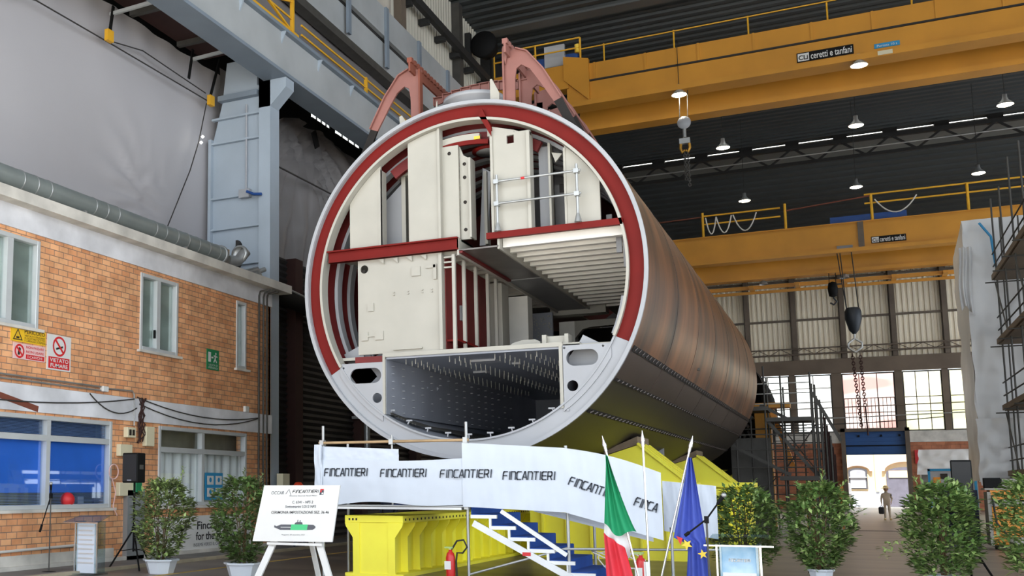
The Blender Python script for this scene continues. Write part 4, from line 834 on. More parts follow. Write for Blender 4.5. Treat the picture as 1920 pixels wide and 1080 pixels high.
# casing frames on top
def arcpts(p0, p1, bulge, n=10):
    p0 = Vector(p0); p1 = Vector(p1); d = p1 - p0; nn = Vector((-d.y, d.x)).normalized()
    return [p0 + d * (i / n) + nn * bulge * 4 * (i / n) * (1 - i / n) for i in range(n + 1)]
def casing(sgn, y, m='fin_pink', top=True):
    """one transverse frame: upright leg, swept outer leg, head; sgn -1 / +1 for the two sides of the crown"""
    X = lambda u: HX + sgn * u
    o = [Vector(p) for p in ((1.1, 10.0), (1.32, 9.9), (1.62, 9.5), (1.95, 8.88))]; i_ = [Vector(p) for p in ((1.8, 8.82), (1.55, 9.25), (1.36, 9.55), (1.2, 9.66), (1.1, 9.6), (1.07, 9.4), (1.06, 8.92))]
    pts = o + i_ + [Vector((.86, 8.96)), Vector((.86, 9.65)), Vector((.84, 9.95))]
    MB().prism([(X(p.x), p.y) for p in pts], 'y', y, y + .05).build('casing_frame', m, sub)
    q = [(1.95, 8.88), (2.3, 8.1), (2.12, 8.1), (1.8, 8.82)]
    MB().prism([(X(a), c) for a, c in q], 'y', y, y + .05).build('frame_foot', 'hull_dark', sub)
    MB().bar((X(.86), y + .02, 8.95), (X(.86), y + .02, 9.95), .035, .16, up=(0, 1, 0)).build('leg_flange', 'fin_rust' if sgn < 0 else m, sub)
    mb = MB(); seq = [(1.1, 10.0), (1.32, 9.9), (1.62, 9.5), (1.95, 8.88)]
    for a, c in zip(seq, seq[1:]): mb.bar((X(a[0]), y + .02, a[1]), (X(c[0]), y + .02, c[1]), .16, .025, up=(sgn, 0, 1))
    mb.build('frame_flange', m, sub)
for y in (HY + .15, HY + 1.3, HY + 2.5, HY + 3.7):
    casing(1, y)
    if y < HY + .5: casing(-1, y)
for sgn in (-1, 1):
    mb = MB()
    x = HX + sgn * .97; n = 30; zt = 10.08
    mb.box(x - .02, x + .02, HY - .15, HY + 2.3, 9.84, 10.02)
    for k in range(13): y = HY - .15 + k * .19; mb.box(x - .05, x + .05, y, y + .11, 10.02, 10.12)
    mb.build('serrated_rail', 'fin_rust' if sgn < 0 else 'fin_pink', sub)
MB().prism([(HX + .97, 10.0), (HX + .86, 10.08), (HX + .84, 10.0), (HX + .9, 9.7)], 'y', HY + .1, HY + .2).build('rail_tip', 'fin_pink', sub)
mb = MB()
for i in range(10):
    x0 = HX - 1.0 + i * .2; f_ = lambda x: 9.72 + .16 * (1 - ((x - HX) / 1.1) ** 2)
    mb.prism([(x0, f_(x0) - .16), (x0 + .2, f_(x0 + .2) - .16), (x0 + .2, f_(x0 + .2)), (x0, f_(x0))], 'y', HY + 1.32, HY + 1.36); mb.box(x0, x0 + .02, HY + 1.28, HY + 1.36, f_(x0) - .16, f_(x0))
    mb.box(x0, x0 + .2, HY + 1.26, HY + 1.42, f_(x0), f_(x0) + .015)
mb.build('casing_deck_beam', 'fin_pink', sub)
for y in (HY + 2.5, HY + 3.7): MB().box(HX - 1.0, HX + 1.0, y, y + .05, 9.55, 9.72).build('casing_deck_beam', 'fin_pink', sub)
MB().lathe([(.52, 9.0), (.56, 9.0), (.56, 9.34), (.62, 9.36), (.62, 9.44), (.5, 9.44), (.5, 9.0)], (HX - .02, HY + 1.0, 0), 40).build('hatch_coaming', 'paint_cool', sub)
MB().prism([(HX + .56, 9.0), (HX + .74, 9.0), (HX + .74, 9.2), (HX + .6, 9.5), (HX + .56, 9.5)], 'y', HY + .2, HY + .24).build('lifting_lug', 'paint_white', sub)
MB().prism([(HX - 1.35, 8.8), (HX - 1.15, 8.84), (HX - 1.32, 9.12), (HX - 1.38, 9.1)], 'y', HY + .3, HY + .34).build('lifting_lug', 'paint_white', sub)
MB().prism([(HX - .62, 9.0), (HX - .55, 9.0), (HX - .57, 9.3)], 'y', HY + .3, HY + .34).build('lifting_lug', 'paint_white', sub)
# scaffold guard rail standing on the deck
t = thing('guard_rail', 'galvanised scaffold guard rail standing on the upper deck above the white joists', 'guard rail', (-5.7, HY - .02, 6.41))
for x in (-5.68, -4.18):
    MB().tube([(x, HY - .02, 6.41), (x, HY - .02, 7.5)], .026, 8).build('post', 'galv', t); MB().lathe([(.07, 0), (.05, .08), (.028, .16)], (x, HY - .02, 6.41), 8).build('foot', 'galv', t)
for z in (6.93, 7.36): MB().tube([(-5.74, HY - .06, z), (-4.1, HY - .06, z)], .022, 8).build('rail', 'galv', t)
for x in (-5.68, -4.18):
    for z in (6.93, 7.36): MB().box(x - .045, x + .045, HY - .09, HY + .03, z - .04, z + .04).build('clamp', 'galv', t)
MB().tube([(-5.2, HY - .06, 7.36), (-5.13, HY - .06, 7.36)], .025, 8).build('red_tape', 'sign_red', t)

# ------------------------------------------------------------------ yellow cradles
def long_cradle(label, X, y0, y1, h, w):
    t = thing('hull_cradle', label, 'cradle', (X, (y0 + y1) / 2, 0))
    MB().box(X - w / 2, X + w / 2, y0, y1, h - .13, h).build('top_plate', 'cradle_yellow', t, bevel=.008); MB().box(X - w / 2, X + w / 2, y0, y1, 0, .06).build('base_plate', 'cradle_yellow', t)
    MB().box(X - .28, X + .28, y0 + .02, y1 - .02, .06, h - .13).build('box_web', 'cradle_yellow', t)
    n = int((y1 - y0) / .62)
    for k in range(n + 1):
        y = y0 + (y1 - y0 - .04) * k / n
        for s_ in (-1, 1):
            MB().prism([(X + s_ * .28, .06), (X + s_ * (w / 2 - .16), .06), (X + s_ * (w / 2 - .16), h - .4), (X + s_ * (w / 2 - .02), h - .2), (X + s_ * w / 2, h - .13), (X + s_ * .28, h - .13)], 'y', y, y + .04).build('stiffener', 'cradle_yellow', t)
    mb = MB()
    for k in range(n * 3): y = y0 + .1 + k * .2; mb.box(X + w / 2, X + w / 2 + .006, y, y + .05, h - .09, h - .05)
    for k in range(3): x = X - w / 2 + .08 + k * .07; mb.box(x, x + .03, y0 - .006, y0, h - .09, h - .05)
    mb.build('bolt_holes', 'ink', t)
    return t
long_cradle('long yellow steel cradle beam with ribs in front of the hull, beside the fire extinguisher', -7.8, 18.05, 33, 1.1, 1.15)
def saddle(label, y, dy, x0=-6.8):
    t = thing('hull_saddle', label, 'cradle', (-4.6, y, 0))
    out = [(-5.3, 1.72), (-3.3, 1.72), (-4.3, 2.56), (-5.05, 2.32)]
    for k in range(4):
        yy = y + k * dy / 3
        MB().prism(out, 'y', yy, yy + .05).build('wedge_plate', 'cradle_yellow', t); MB().bar((-3.28, yy + .02, 1.74), (-4.3, yy + .02, 2.6), .16, .05, up=(1, 0, 1)).build('sloped_flange', 'cradle_yellow', t)
    MB().prism([(-5.05, 2.34), (-4.3, 2.58), (-4.3, 2.76), (-5.05, 2.44)], 'y', y, y + dy).build('timber_pad', 'board_wood', t)
    MB().box(x0, -3.2, y - .15, y + dy + .2, 1.6, 1.72).build('top_plate', 'cradle_yellow', t); MB().box(x0, -3.3, y, y + dy, .0, 1.6).build('box_beam', 'cradle_yellow', t)
    for k in range(6): x = x0 + .3 + k * .55; MB().box(x, x + .05, y - .13, y, .05, 1.6).build('stiffener', 'cradle_yellow', t)
    return t
saddle('yellow saddle block carrying the hull, nearer of the two behind the flags', 25.0, 1.5, -6.8); saddle('yellow saddle block under the hull, farther one between flag pole and scaffold tower', 35.2, 1.5, -6.8)
t = thing('cradle_block', 'yellow box block with ribbed front standing behind the blue flag and the microphone', 'cradle', (-3.4, 29.5, 0))
MB().box(-4.6, -2.3, 29.4, 31, 1.62, 1.74).build('top_plate', 'cradle_yellow', t); MB().box(-4.5, -2.4, 29.7, 31, 0, 1.62).build('box_beam', 'cradle_yellow', t); MB().box(-4.3, -2.95, 29.35, 29.7, 0, 1.58).build('front_box', 'cradle_yellow', t)
for x in (-3.9, -3.6, -3.3, -3.0): MB().box(x, x + .06, 29.25, 29.36, .1, 1.5).build('stiffener', 'cradle_yellow', t)
MB().box(-4.3, -2.95, 29.25, 29.36, .98, 1.05).build('flange', 'cradle_yellow', t)
# ------------------------------------------------------------------ access platform, stairs, banner
PY = 17.9
t = thing('access_platform', 'scaffold platform with aluminium stairs in front of the open hull', 'platform', (-7.3, PY, 0))
for x, y, z in ((-8.74, PY, 2.75), (-5.96, PY, 2.75), (-8.74, PY + 1.1, 2.5), (-4.24, PY, 2.3), (-4.24, PY + 2.0, 1.9)):
    MB().tube([(x, y, 0), (x, y, z)], .027, 8).build('post', 'galv', t)
MB().tube([(-8.8, PY - .05, 2.43), (-5.9, PY - .05, 2.43)], .026, 8).build('handrail', 'wood_tan', t); MB().tube([(-8.8, PY - .05, 1.28), (-5.9, PY - .05, 1.28)], .022, 8).build('ledger', 'galv', t)
for x in (-8.74, -7.35, -5.96):
    for z in ((2.43,) if x == -7.35 else (2.43, 1.28)): MB().box(x - .04, x + .04, PY - .08, PY + .04, z - .05, z + .05).build('clamp', 'galv', t)
MB().tube([(-7.35, PY - .02, 1.3), (-7.35, PY - .02, 2.55)], .02, 6).build('baluster', 'galv', t)
MB().box(-8.8, -6.05, PY - .06, PY + 1.1, 1.22, 1.28).build('deck', 'alu', t)
for z in (.35,): MB().tube([(-5.96, PY, .12), (-4.24, PY, .62)], .022, 6).build('ledger', 'galv', t)
for k in range(6):
    x = -5.9 + k * .325; z = 1.14 - k * .185
    MB().box(x, x + .46, PY - .03, PY + .02, z - .06, z).box(x, x + .32, PY + .02, PY + 1.9, z - .04, z - .01).build('tread', 'alu', t); MB().box(x + .32, x + .36, PY - .02, PY + .02, z - .19, z).build('tread_bracket', 'alu', t)
MB().bar((-5.85, PY - .04, 1.0), (-3.95, PY - .04, -.0), .04, .11).build('stringer', 'alu', t); MB().bar((-5.85, PY + 1.95, 1.0), (-3.95, PY + 1.95, 0.0), .04, .11).build('stringer', 'alu', t)
MB().bar((-5.35, PY - .06, 1.21), (-4.26, PY - .06, .5), .03, .07).build('diagonal_brace', 'alu', t)
MB().box(-5.0, -4.86, PY - .066, PY - .06, .47, .53).build('red_tag', 'sign_red', t)
MB().tube([(-4.3, PY - .03, .6), (-3.55, PY - .03, .62)], .022, 6).box(-3.62, -3.56, PY - .08, PY + .04, .55, .7).build('gate_rail', 'galv', t)
MB().tube([(-4.3, PY + .9, .55), (-2.0, PY + .9, .6)], .022, 6).tube([(-2.75, PY + .9, 0), (-2.75, PY + .9, .95)], .025, 6).tube([(-3.5, PY + .9, 0), (-3.5, PY + .9, 1.3)], .025, 6).build('lower_rail', 'galv', t)
t = thing('stair_carpet', 'blue carpet runner laid down the aluminium stairs', 'carpet', (-5, PY + .6, 0))
pr = [(-7.4, 1.3), (-5.9, 1.3)]
for k in range(6): x = -5.9 + k * .325; z = 1.145 - k * .185; pr += [(x, z), (x + .325, z)]
pr += [(-3.95, .02), (-2.2, .02)]
mb = MB(); yb0, yb1 = PY + .025, PY + 1.9
for (a, c), (b_, d_) in zip(pr, pr[1:]): mb.quad((a, yb0, c), (b_, yb0, d_), (b_, yb1, d_), (a, yb1, c))
mb.build('runner', 'carpet_blue', t, thick=.012); 

ban = thing('fabric_banner', 'white fabric banner with repeated lettering draped along the platform and stair rail', 'banner', (-5.8, PY - .1, 1.2))
def zt(x): return 2.37 if x < -4.24 else 2.25 - (x + 4.24) * .265
def bgrid(x0, x1, ztop, zbot, y0, amp=.012, nu=60, nv=14):
    return MB().grid(lambda u, v_: (lerp(x0, x1, u), y0 + amp * (nz(u * 8, v_ * 3, 9) + nz(u * 18, v_ * 6, 2) * .6), lerp(zbot(lerp(x0, x1, u)), ztop(lerp(x0, x1, u)), v_)), nu, nv)
cl = lambda x: 1.28 + .03 * math.sin(x * 3)
sl = lambda x: lerp(1.20, .8, (x + 4.24) / 1.45)
bgrid(-8.8, -5.98, lambda x: 2.1 + .02 * math.sin(x * 2), lambda x: cl(x) + .06 * (1 - abs(x + 7.3) / 1.5), PY - .1).build('low_panel', 'fabric_white', ban)
bgrid(-8.78, -7.2, lambda x: lerp(2.37, 2.29, (x + 8.78) / 1.58), lambda x: 2.02, PY - .07).build('folded_flap', 'fabric_white', ban)
bgrid(-8.86, -8.7, lambda x: 2.4, lambda x: 1.3, PY - .13, .05, 8).build('corner_wrap', 'fabric_white', ban)
bgrid(-6.0, -4.24, lambda x: lerp(2.38, 2.26, (x + 6) / 1.76) , lambda x: lerp(1.28, 1.2, (x + 6) / 1.76), PY - .125).build('high_panel', 'fabric_white', ban)
bgrid(-4.25, -2.72, lambda x: lerp(2.26, 1.84, (x + 4.25) / 1.53) + .06 * math.sin(PI * (x + 4.25) / 1.53), lambda x: lerp(1.2, .78, (x + 4.25) / 1.53), PY - .125).build('sloping_panel', 'fabric_white', ban)
bgrid(-4.9, -2.95, lambda x: lerp(1.25, 1.0, (x + 4.9) / 2), lambda x: lerp(1.2, .72, (x + 4.9) / 2), PY + .35).build('hanging_edge', 'fabric_white', ban)
bgrid(-2.9, -2.05, lambda x: 1.72 - .1 * (x + 2.9), lambda x: .88 - .14 * (x + 2.9), PY + 1.15).build('rear_panel', 'fabric_white', ban)
FN = 'FInCAnTIERI'
for x0, x1, z0, dz in ((-8.66, -7.78, 1.82, 0), (-7.54, -6.65, 1.8, 0), (-6.4, -5.46, 1.78, 0), (-5.28, -4.38, 1.745, -.01), (-4.18, -3.35, 1.66, -.33), (-3.15, -2.45, 1.33, -.33)):
    yb = PY - .117 if x0 < -6.5 else PY - .142
    s_ = FN
    if x0 == -3.15: s_, x1 = 'FInCA', -2.78
    d_ = Vector((1, 0, dz)).normalized(); strokes('lettering', s_, 'letter_dark', ban, (x0, yb, z0), d_, (-d_.z, 0, d_.x), (x1 - x0), .13)
strokes('lettering', 'FI', 'letter_dark', ban, (-2.5, PY + 1.13, 1.22), (1, 0, -.1), (.1, 0, 1), .13, .14)

# ------------------------------------------------------------------ fire extinguishers
def extinguisher(name, loc, label, hose=True):
    x, y, z = loc; t = thing(name, label, 'fire extinguisher', loc, 'fire extinguishers by the platform')
    MB().lathe([(0, 0), (.075, 0), (.08, .02), (.08, .42), (.06, .49), (.03, .52), (.03, .55), (0, .55)], (x, y, z), 18).build('cylinder', 'ext_red', t)
    MB().box(x - .082, x + .03, y - .083, y - .05, z + .22, z + .36).build('instruction_label', 'white', t); MB().box(x - .1, x + .05, y - .015, y + .015, z + .57, z + .6).box(x - .02, x + .02, y - .02, y + .02, z + .54, z + .58).build('valve_lever', 'leaf_b', t)
    if hose: MB().tube([(x + .03, y, z + .56), (x + .12, y, z + .7), (x + .24, y, z + .72), (x + .3, y, z + .6), (x + .22, y, z + .5), (x + .12, y, z + .5), (x + .1, y, z + .35), (x + .11, y, z + .05)], .016, 8).build('hose', 'rubber', t)
    return t
extinguisher('fire_extinguisher', (-6.2, PY - .25, 0), 'red fire extinguisher with black hose standing by the stair post')
extinguisher('fire_extinguisher', (-3.05, PY - .3, .0), 'red fire extinguisher half hidden behind the flag poles', False)
solo('white_cable_coil', MB().tube([(-3.6 + .5 * math.sin(i * .7) * (1 - i / 40), PY + .6, .2 + .35 * abs(math.cos(i * .45))) for i in range(36)], .012, 5), 'white_cable', 'white cable loops hanging from the lower rail behind the flags', 'cable')

# ------------------------------------------------------------------ easel and board
EX, EY = -8.05, 15.5
t = thing('easel', 'white wooden easel holding the ceremony board', 'easel', (EX, EY, 0))
for s_ in (-1, 1): MB().bar((EX + s_ * .72, EY - .15, 0), (EX + s_ * .08, EY + .12, 1.5), .11, .04, up=(0, 1, 0)).build('leg', 'white', t)
MB().bar((EX + .05, EY + .75, 0), (EX, EY + .15, 1.5), .08, .04).build('rear_leg', 'white', t); MB().box(EX - .5, EX + .5, EY - .1, EY - .02, .68, .72).build('ledge', 'white', t)
bd = thing('ceremony_board', 'white presentation board with lettering and submarine drawing on the easel', 'board', (EX, EY - .12, .74))
bl, br_, tl_, tr_ = Vector((-8.81, EY - .12, .73)), Vector((-7.36, EY - .12, .75)), Vector((-8.68, EY + .04, 1.64)), Vector((-7.29, EY + .04, 1.64))
mb = MB(); nn = Vector((0, .03, 0)); mb.add([bl, br_, tr_, tl_, bl + nn, br_ + nn, tr_ + nn, tl_ + nn], [(0, 1, 2, 3), (7, 6, 5, 4), (0, 4, 5, 1), (1, 5, 6, 2), (2, 6, 7, 3), (3, 7, 4, 0)]); mb.build('panel', 'white', bd)
def bp(u, v_): return bl.lerp(br_, u).lerp(tl_.lerp(tr_, u), v_)
bxd = (br_ - bl).normalized(); bzd = ((tl_ + tr_) / 2 - (bl + br_) / 2).normalized(); bnd = bxd.cross(bzd)
def btext(s, u, v_, w, h, m='ink', **k): return text('lettering', s, m, bd, bp(u, v_), bxd, bzd, w, h, **k)
btext('OCCAR', .12, .835, .24, .055, 'letter_dark'); strokes('lettering', FN, 'letter_black', bd, bp(.40, .865), bxd, bzd, .48, .045, wt=.2, shear=.2); btext('Direzione Generale Navali Militari', .37, .80, .50, .022, 'letter_dark')
btext('C. 6341 - NFS 2', .42, .675, .38, .045, 'letter_dark', bold=.01); btext('Sottomarini U212 NFS', .34, .595, .56, .045, 'letter_dark', bold=.01); btext('CERIMONIA IMPOSTAZIONE SEZ. 36-46', .17, .49, 1.05, .045, 'letter_black', bold=.01); btext('Muggiano, 28 settembre 2023', .36, .105, .42, .022, 'letter_dark')
def bpoly(pts, m, name, out=.004):
    n = len(pts); return MB().add([bp(u, v_) + bnd * out for u, v_ in pts], [list(range(n))]).build(name, m, bd)
bpoly([(.245, .25), (.33, .205), (.46, .205), (.46, .3), (.33, .3), (.27, .268), (.245, .29)], 'sub_grey', 'drawing_stern'); bpoly([(.67, .205), (.74, .21), (.765, .235), (.772, .255), (.765, .275), (.74, .297), (.67, .3)], 'sub_grey', 'drawing_bow'); bpoly([(.46, .203), (.67, .203), (.67, .303), (.46, .303)], 'board_green', 'drawing_middle')
bpoly([(.5, .303), (.605, .303), (.595, .34), (.57, .348), (.525, .346), (.505, .33)], 'sub_grey', 'drawing_sail'); bpoly([(.53, .348), (.54, .348), (.54, .385), (.53, .385)], 'sub_grey', 'drawing_mast', .005); bpoly([(.56, .348), (.57, .348), (.57, .38), (.56, .38)], 'sub_grey', 'drawing_mast', .005); bpoly([(.33, .248), (.46, .248), (.46, .256), (.33, .256)], 'white', 'drawing_line', .006)
bpoly([(.31, .845), (.345, .93), (.35, .93), (.318, .845)], 'letter_dark', 'emblem_line'); bpoly([(.345, .93), (.385, .82), (.39, .82), (.35, .93)], 'letter_dark', 'emblem_line')
bpoly([(.755, .83), (.805, .83), (.805, .915), (.755, .915)], 'letter_dark', 'crest'); bpoly([(.76, .915), (.80, .915), (.805, .935), (.755, .935)], 'sign_red', 'crest_crown'); bpoly([(.76, .875), (.778, .875), (.778, .91), (.76, .91)], 'sign_red', 'crest_field', .006); bpoly([(.782, .838), (.8, .838), (.8, .87), (.782, .87)], 'white', 'crest_field', .006)

# ------------------------------------------------------------------ potted plants
def leaf_mesh(mb, p, d, L, wd):
    d = d.normalized(); s_ = d.cross(Vector((random.uniform(-.4, .4), random.uniform(-.4, .4), 1))).normalized(); up = s_.cross(d)
    m_ = p + d * L * .5 + up * L * .06
    mb.add([p, m_ + s_ * wd, p + d * L - up * L * .05, m_ - s_ * wd], [(0, 1, 2, 3)], True)
def plant(label, x, y, r, ztop, pot_h, pot_w, n, seed, lm, prof, lean=(0, 0), sprigs=()):
    random.seed(seed)
    t = thing('potted_shrub', label, 'potted plant', (x, y, 0), 'potted shrubs')
    w = pot_w / 2
    sq = lambda k, z: [(x + k * math.cos(a), y + k * math.sin(a), z) for a in [PI / 8 + i * PI / 4 for i in range(8)]]
    mb = MB(); rings = [sq(w * .72, 0.0), sq(w * .95, pot_h * .88), sq(w * 1.06, pot_h * .88), sq(w * 1.08, pot_h), sq(w * .95, pot_h), sq(w * .92, pot_h - .05)]
    vs = [p for r_ in rings for p in r_]; fs = [(i * 8 + k, i * 8 + (k + 1) % 8, (i + 1) * 8 + (k + 1) % 8, (i + 1) * 8 + k) for i in range(5) for k in range(8)]
    mb.add(vs, fs + [list(range(8))[::-1]]).build('pot', 'white_pot', t)
    MB().add(sq(w * .93, pot_h - .04), [list(range(8))]).build('soil', 'soil', t)
    mb = MB()
    for k in range(7):
        a = random.random() * 6.28; rr = r * random.uniform(.15, .55)
        mb.tube([(x + .05 * math.cos(a), y + .05 * math.sin(a), pot_h - .05), (x + rr * .4 * math.cos(a), y + rr * .4 * math.sin(a), lerp(pot_h, ztop, .35)), (x + lean[0] * .7 + rr * math.cos(a), y + rr * math.sin(a), lerp(pot_h, ztop, .85))], .014, 5, r2=.006)
    mb.build('stems', 'bark', t)
    ma, mb2 = MB(), MB()
    H = ztop - pot_h
    for i in range(n):
        v_ = random.random() ** .9; R_ = r * prof(v_); a = random.random() * 6.28; q = R_ * math.sqrt(random.uniform(.12, 1.0)) * (1 + .25 * nz(a * 1.2, v_ * 4, seed))
        p = Vector((x + lean[0] * v_ + q * math.cos(a), y + lean[1] * v_ + q * math.sin(a), pot_h + H * v_ * (1 + .06 * nz(a, v_ * 3, seed + 5))))
        for j in range(random.randint(2, 4)):
            d = Vector((math.cos(a) + random.uniform(-.9, .9), math.sin(a) + random.uniform(-.9, .9), random.uniform(-.35, .9)))
            leaf_mesh(ma if random.random() < .62 else mb2, p + Vector([random.uniform(-.04, .04) for _ in range(3)]), d, random.uniform(.08, .15), random.uniform(.02, .036))
    for (dx, dz) in sprigs:
        for k in range(26):
            f_ = k / 26; p = Vector((x + dx * (.6 + .4 * f_), y + random.uniform(-.03, .03), lerp(pot_h + H * .85, dz, f_)))
            leaf_mesh(mb2, p, Vector((random.uniform(-1, 1), random.uniform(-1, 1), .6)), .08, .016)
    ma.build('foliage', lm[0], t); mb2.build('foliage_light', lm[1], t)
    return t
wide = lambda v_: (.12 + .95 * math.sin(PI * min(1, v_ * .66 + .10)) ** 1.3) * (1 if v_ < .8 else 1 - (v_ - .8) * 2.6)
full = lambda v_: (.45 + .6 * math.sin(PI * min(1, v_ * .7 + .15))) * (1 if v_ < .82 else 1 - (v_ - .82) * 2.4)
plant('bushy potted shrub in a white pot in front of the tripod loudspeaker', -11.67, 16.9, .56, 1.72, .27, .66, 900, 11, ('leaf_olive', 'leaf_b'), wide, (.1, 0), ((.52, 2.0), (-.3, 1.75)))
plant('darker potted shrub in a white pot, partly behind the ceremony board', -9.83, 16.8, .54, 1.75, .27, .64, 1000, 23, ('leaf_a', 'leaf_olive'), wide, (-.02, 0), ((.05, 1.95), (.42, 1.85), (-.25, 1.8)))
plant('potted shrub standing behind the printed lectern', -1.86, 21.1, .58, 1.6, .25, .5, 1000, 31, ('leaf_a', 'leaf_b'), full, (.03, 0), ((.25, 1.75),))
plant('tall narrow-footed potted shrub between the printed lectern and the open door', -.6, 20.3, .56, 1.66, .25, .42, 1150, 47, ('leaf_a', 'leaf_b'), wide, (.02, 0), ((.12, 1.9), (.45, 1.72), (-.3, 1.7)))
plant('broad potted shrub in front of the black loudspeaker by the orange cabinet', 1.14, 20.0, .5, 1.66, .24, .46, 1250, 59, ('leaf_a', 'leaf_b'), full, (.02, 0), ((-.3, 1.75), (.5, 1.7)))
plant('light green potted shrub standing alone in front of the wrapped scaffold', 2.42, 20.2, .5, 1.75, .24, .46, 900, 71, ('leaf_b', 'leaf_a'), full, (0, 0), ((-.2, 1.85),))
random.seed(3)
# stray branch
mb = MB()
for k in range(70): f_ = random.random(); leaf_mesh(mb, Vector((1.0 - .72 * f_, 19.75 + .1 * random.uniform(-1, 1), .72 - .1 * f_ + .14 * random.uniform(-1, 1))), Vector((random.uniform(-1, .6), random.uniform(-1, 1), random.uniform(-.4, .7))), .1, .022)
o = mb.build('side_branch', 'leaf_b', bpy.data.objects['potted_shrub.004']);

# ------------------------------------------------------------------ lecterns, microphones, loudspeakers
def lectern(label, x, y, w, h, printed):
    t = thing('lectern', label, 'lectern', (x, y, 0))
    MB().box(x - w / 2 - .08, x + w / 2 + .08, y - .25, y + .25, 0, .03).build('base', 'acrylic', t, bevel=.005)
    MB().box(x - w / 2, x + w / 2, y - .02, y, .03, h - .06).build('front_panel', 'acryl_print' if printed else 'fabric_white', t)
    for s_ in (-1, 1): MB().box(x + s_ * w / 2 - .025, x + s_ * w / 2 + .025, y - .04, y + .22, .03, h - .04).build('side_panel', 'acrylic', t); MB().box(x + s_ * (w / 2 + .03) - .012, x + s_ * (w / 2 + .03) + .012, y - .05, y - .03, .03, h - .05).build('edge', 'chrome', t)
    MB().add([(x - w / 2 - .16, y - .24, h - .06), (x + w / 2 + .2, y - .24, h - .06), (x + w / 2 + .12, y + .22, h + .06), (x - w / 2 - .1, y + .22, h + .06)], [(0, 1, 2, 3)]).build('top', 'acrylic', t, thick=.02)
    MB().bar((x - w / 2 - .16, y - .24, h - .06), (x + w / 2 + .2, y - .24, h - .06), .02).build('top_edge', 'chrome', t)
    return t
lt = lectern('clear acrylic lectern with reflection painted as a white front before the brick wall', -12.72, 16.0, .46, 1.02, False)
for k in range(9): z = .2 + k * .085; MB().box(-12.93 + .02 * (k % 3), -12.55 - .03 * (k % 2), 15.975, 15.98, z, z + .03).build('reflection_streak', 'alu', lt)  # white front and pale strips paint in the acrylic's reflection
lt = lectern('clear lectern with blue printed front and white lettering near the flags', -1.38, 15.0, .46, .93, True)
strokes('lettering', FN, 'white', lt, (-1.5, 14.975, .66), (1, 0, 0), (0, 0, 1), .26, .035, wt=.22, shear=.2); MB().box(-1.58, -1.18, 14.97, 14.975, .1, .52).build('white_sheet', 'white', lt)
def mic(label, x, y, zj, tip, tail):
    t = thing('microphone_stand', label, 'microphone stand', (x, y, 0))
    MB().tube([(x, y, .02), (x, y, zj)], .012, 8).build('pole', 'steel_dark', t); MB().lathe([(0, 0), (.14, 0), (.14, .02), (.03, .03), (0, .03)], (x, y, 0), 16).build('base', 'black', t)
    MB().tube([tail, (x, y, zj), tip], .011, 8).build('boom', 'black', t); MB().tube([tail, Vector(tail).lerp(Vector((x, y, zj)), .2)], .022, 8).build('counterweight', 'black', t); MB().box(x - .025, x + .025, y - .025, y + .025, zj - .05, zj + .04).build('joint', 'black', t)
    d_ = (Vector(tip) - Vector((x, y, zj))).normalized(); p = Vector(tip)
    m_ = MB().tube([p, p + d_ * .12], .018, 8, r2=.026).build('microphone', 'black', t); MB().lathe([(.032 * math.sin(PI * i / 8), -.032 * math.cos(PI * i / 8)) for i in range(9)], p + d_ * .14, 10).build('grille', 'galv', m_)
mic('microphone on boom stand in front of the blue window', -13.62, 16.0, 1.45, (-13.58, 15.95, 1.56), (-13.87, 16.0, .76)); mic('microphone on boom stand beside the blue flag', -1.68, 14.4, 1.21, (-1.54, 14.36, 1.4), (-1.95, 14.44, 1.0))
def speaker(label, slabel, x, y, z0, h, w, hold):
    t = thing('speaker_stand', slabel, 'speaker stand', (x, y, 0))
    MB().tube([(x, y, .35), (x, y, z0)], .02, 8).build('pole', 'black', t); MB().lathe([(.03, 0), (.04, .02), (.04, .08), (.03, .1)], (x, y, .75), 10).build('collar', 'black', t)
    for a in (200, 320, 80):
        c_, s_ = math.cos(math.radians(a)), math.sin(math.radians(a)); MB().tube([(x, y, .8), (x + .5 * c_, y + .5 * s_, .01)], .018, 8).build('leg', 'black', t); MB().tube([(x, y, .4), (x + .28 * c_, y + .28 * s_, .36)], .01, 6).build('brace', 'black', t)
    s2 = thing('loudspeaker', label, 'loudspeaker', (x, y, z0))
    MB().prism([(x - w / 2, y - .17), (x + w / 2, y - .17), (x + w / 2 - .04, y + .16), (x - w / 2 + .04, y + .16)], 'z', z0, z0 + h).build('cabinet', 'black', s2, bevel=.015); MB().box(x - w / 2 + .02, x + w / 2 - .02, y - .182, y - .17, z0 + .03, z0 + h - .03).build('grille', 'rubber', s2)
    MB().box(x - .05, x + .05, y - .186, y - .18, z0 + .04, z0 + .06).build('badge', 'galv', s2); MB().box(x + w / 2 - .04, x + w / 2 - .01, y - .08, y + .05, z0 + h * .45, z0 + h * .6).build('handle', 'steel_dark', s2)
speaker('black loudspeaker on a tripod in front of the brick pier', 'black tripod stand carrying the loudspeaker by the brick pier', -12.68, 17.4, 1.7, .59, .37, 1)
speaker('black loudspeaker on a stand behind the broad shrub by the orange cabinet', 'black tripod stand behind the broad shrub, below its loudspeaker', 1.58, 21.4, 1.45, .62, .31, 1)

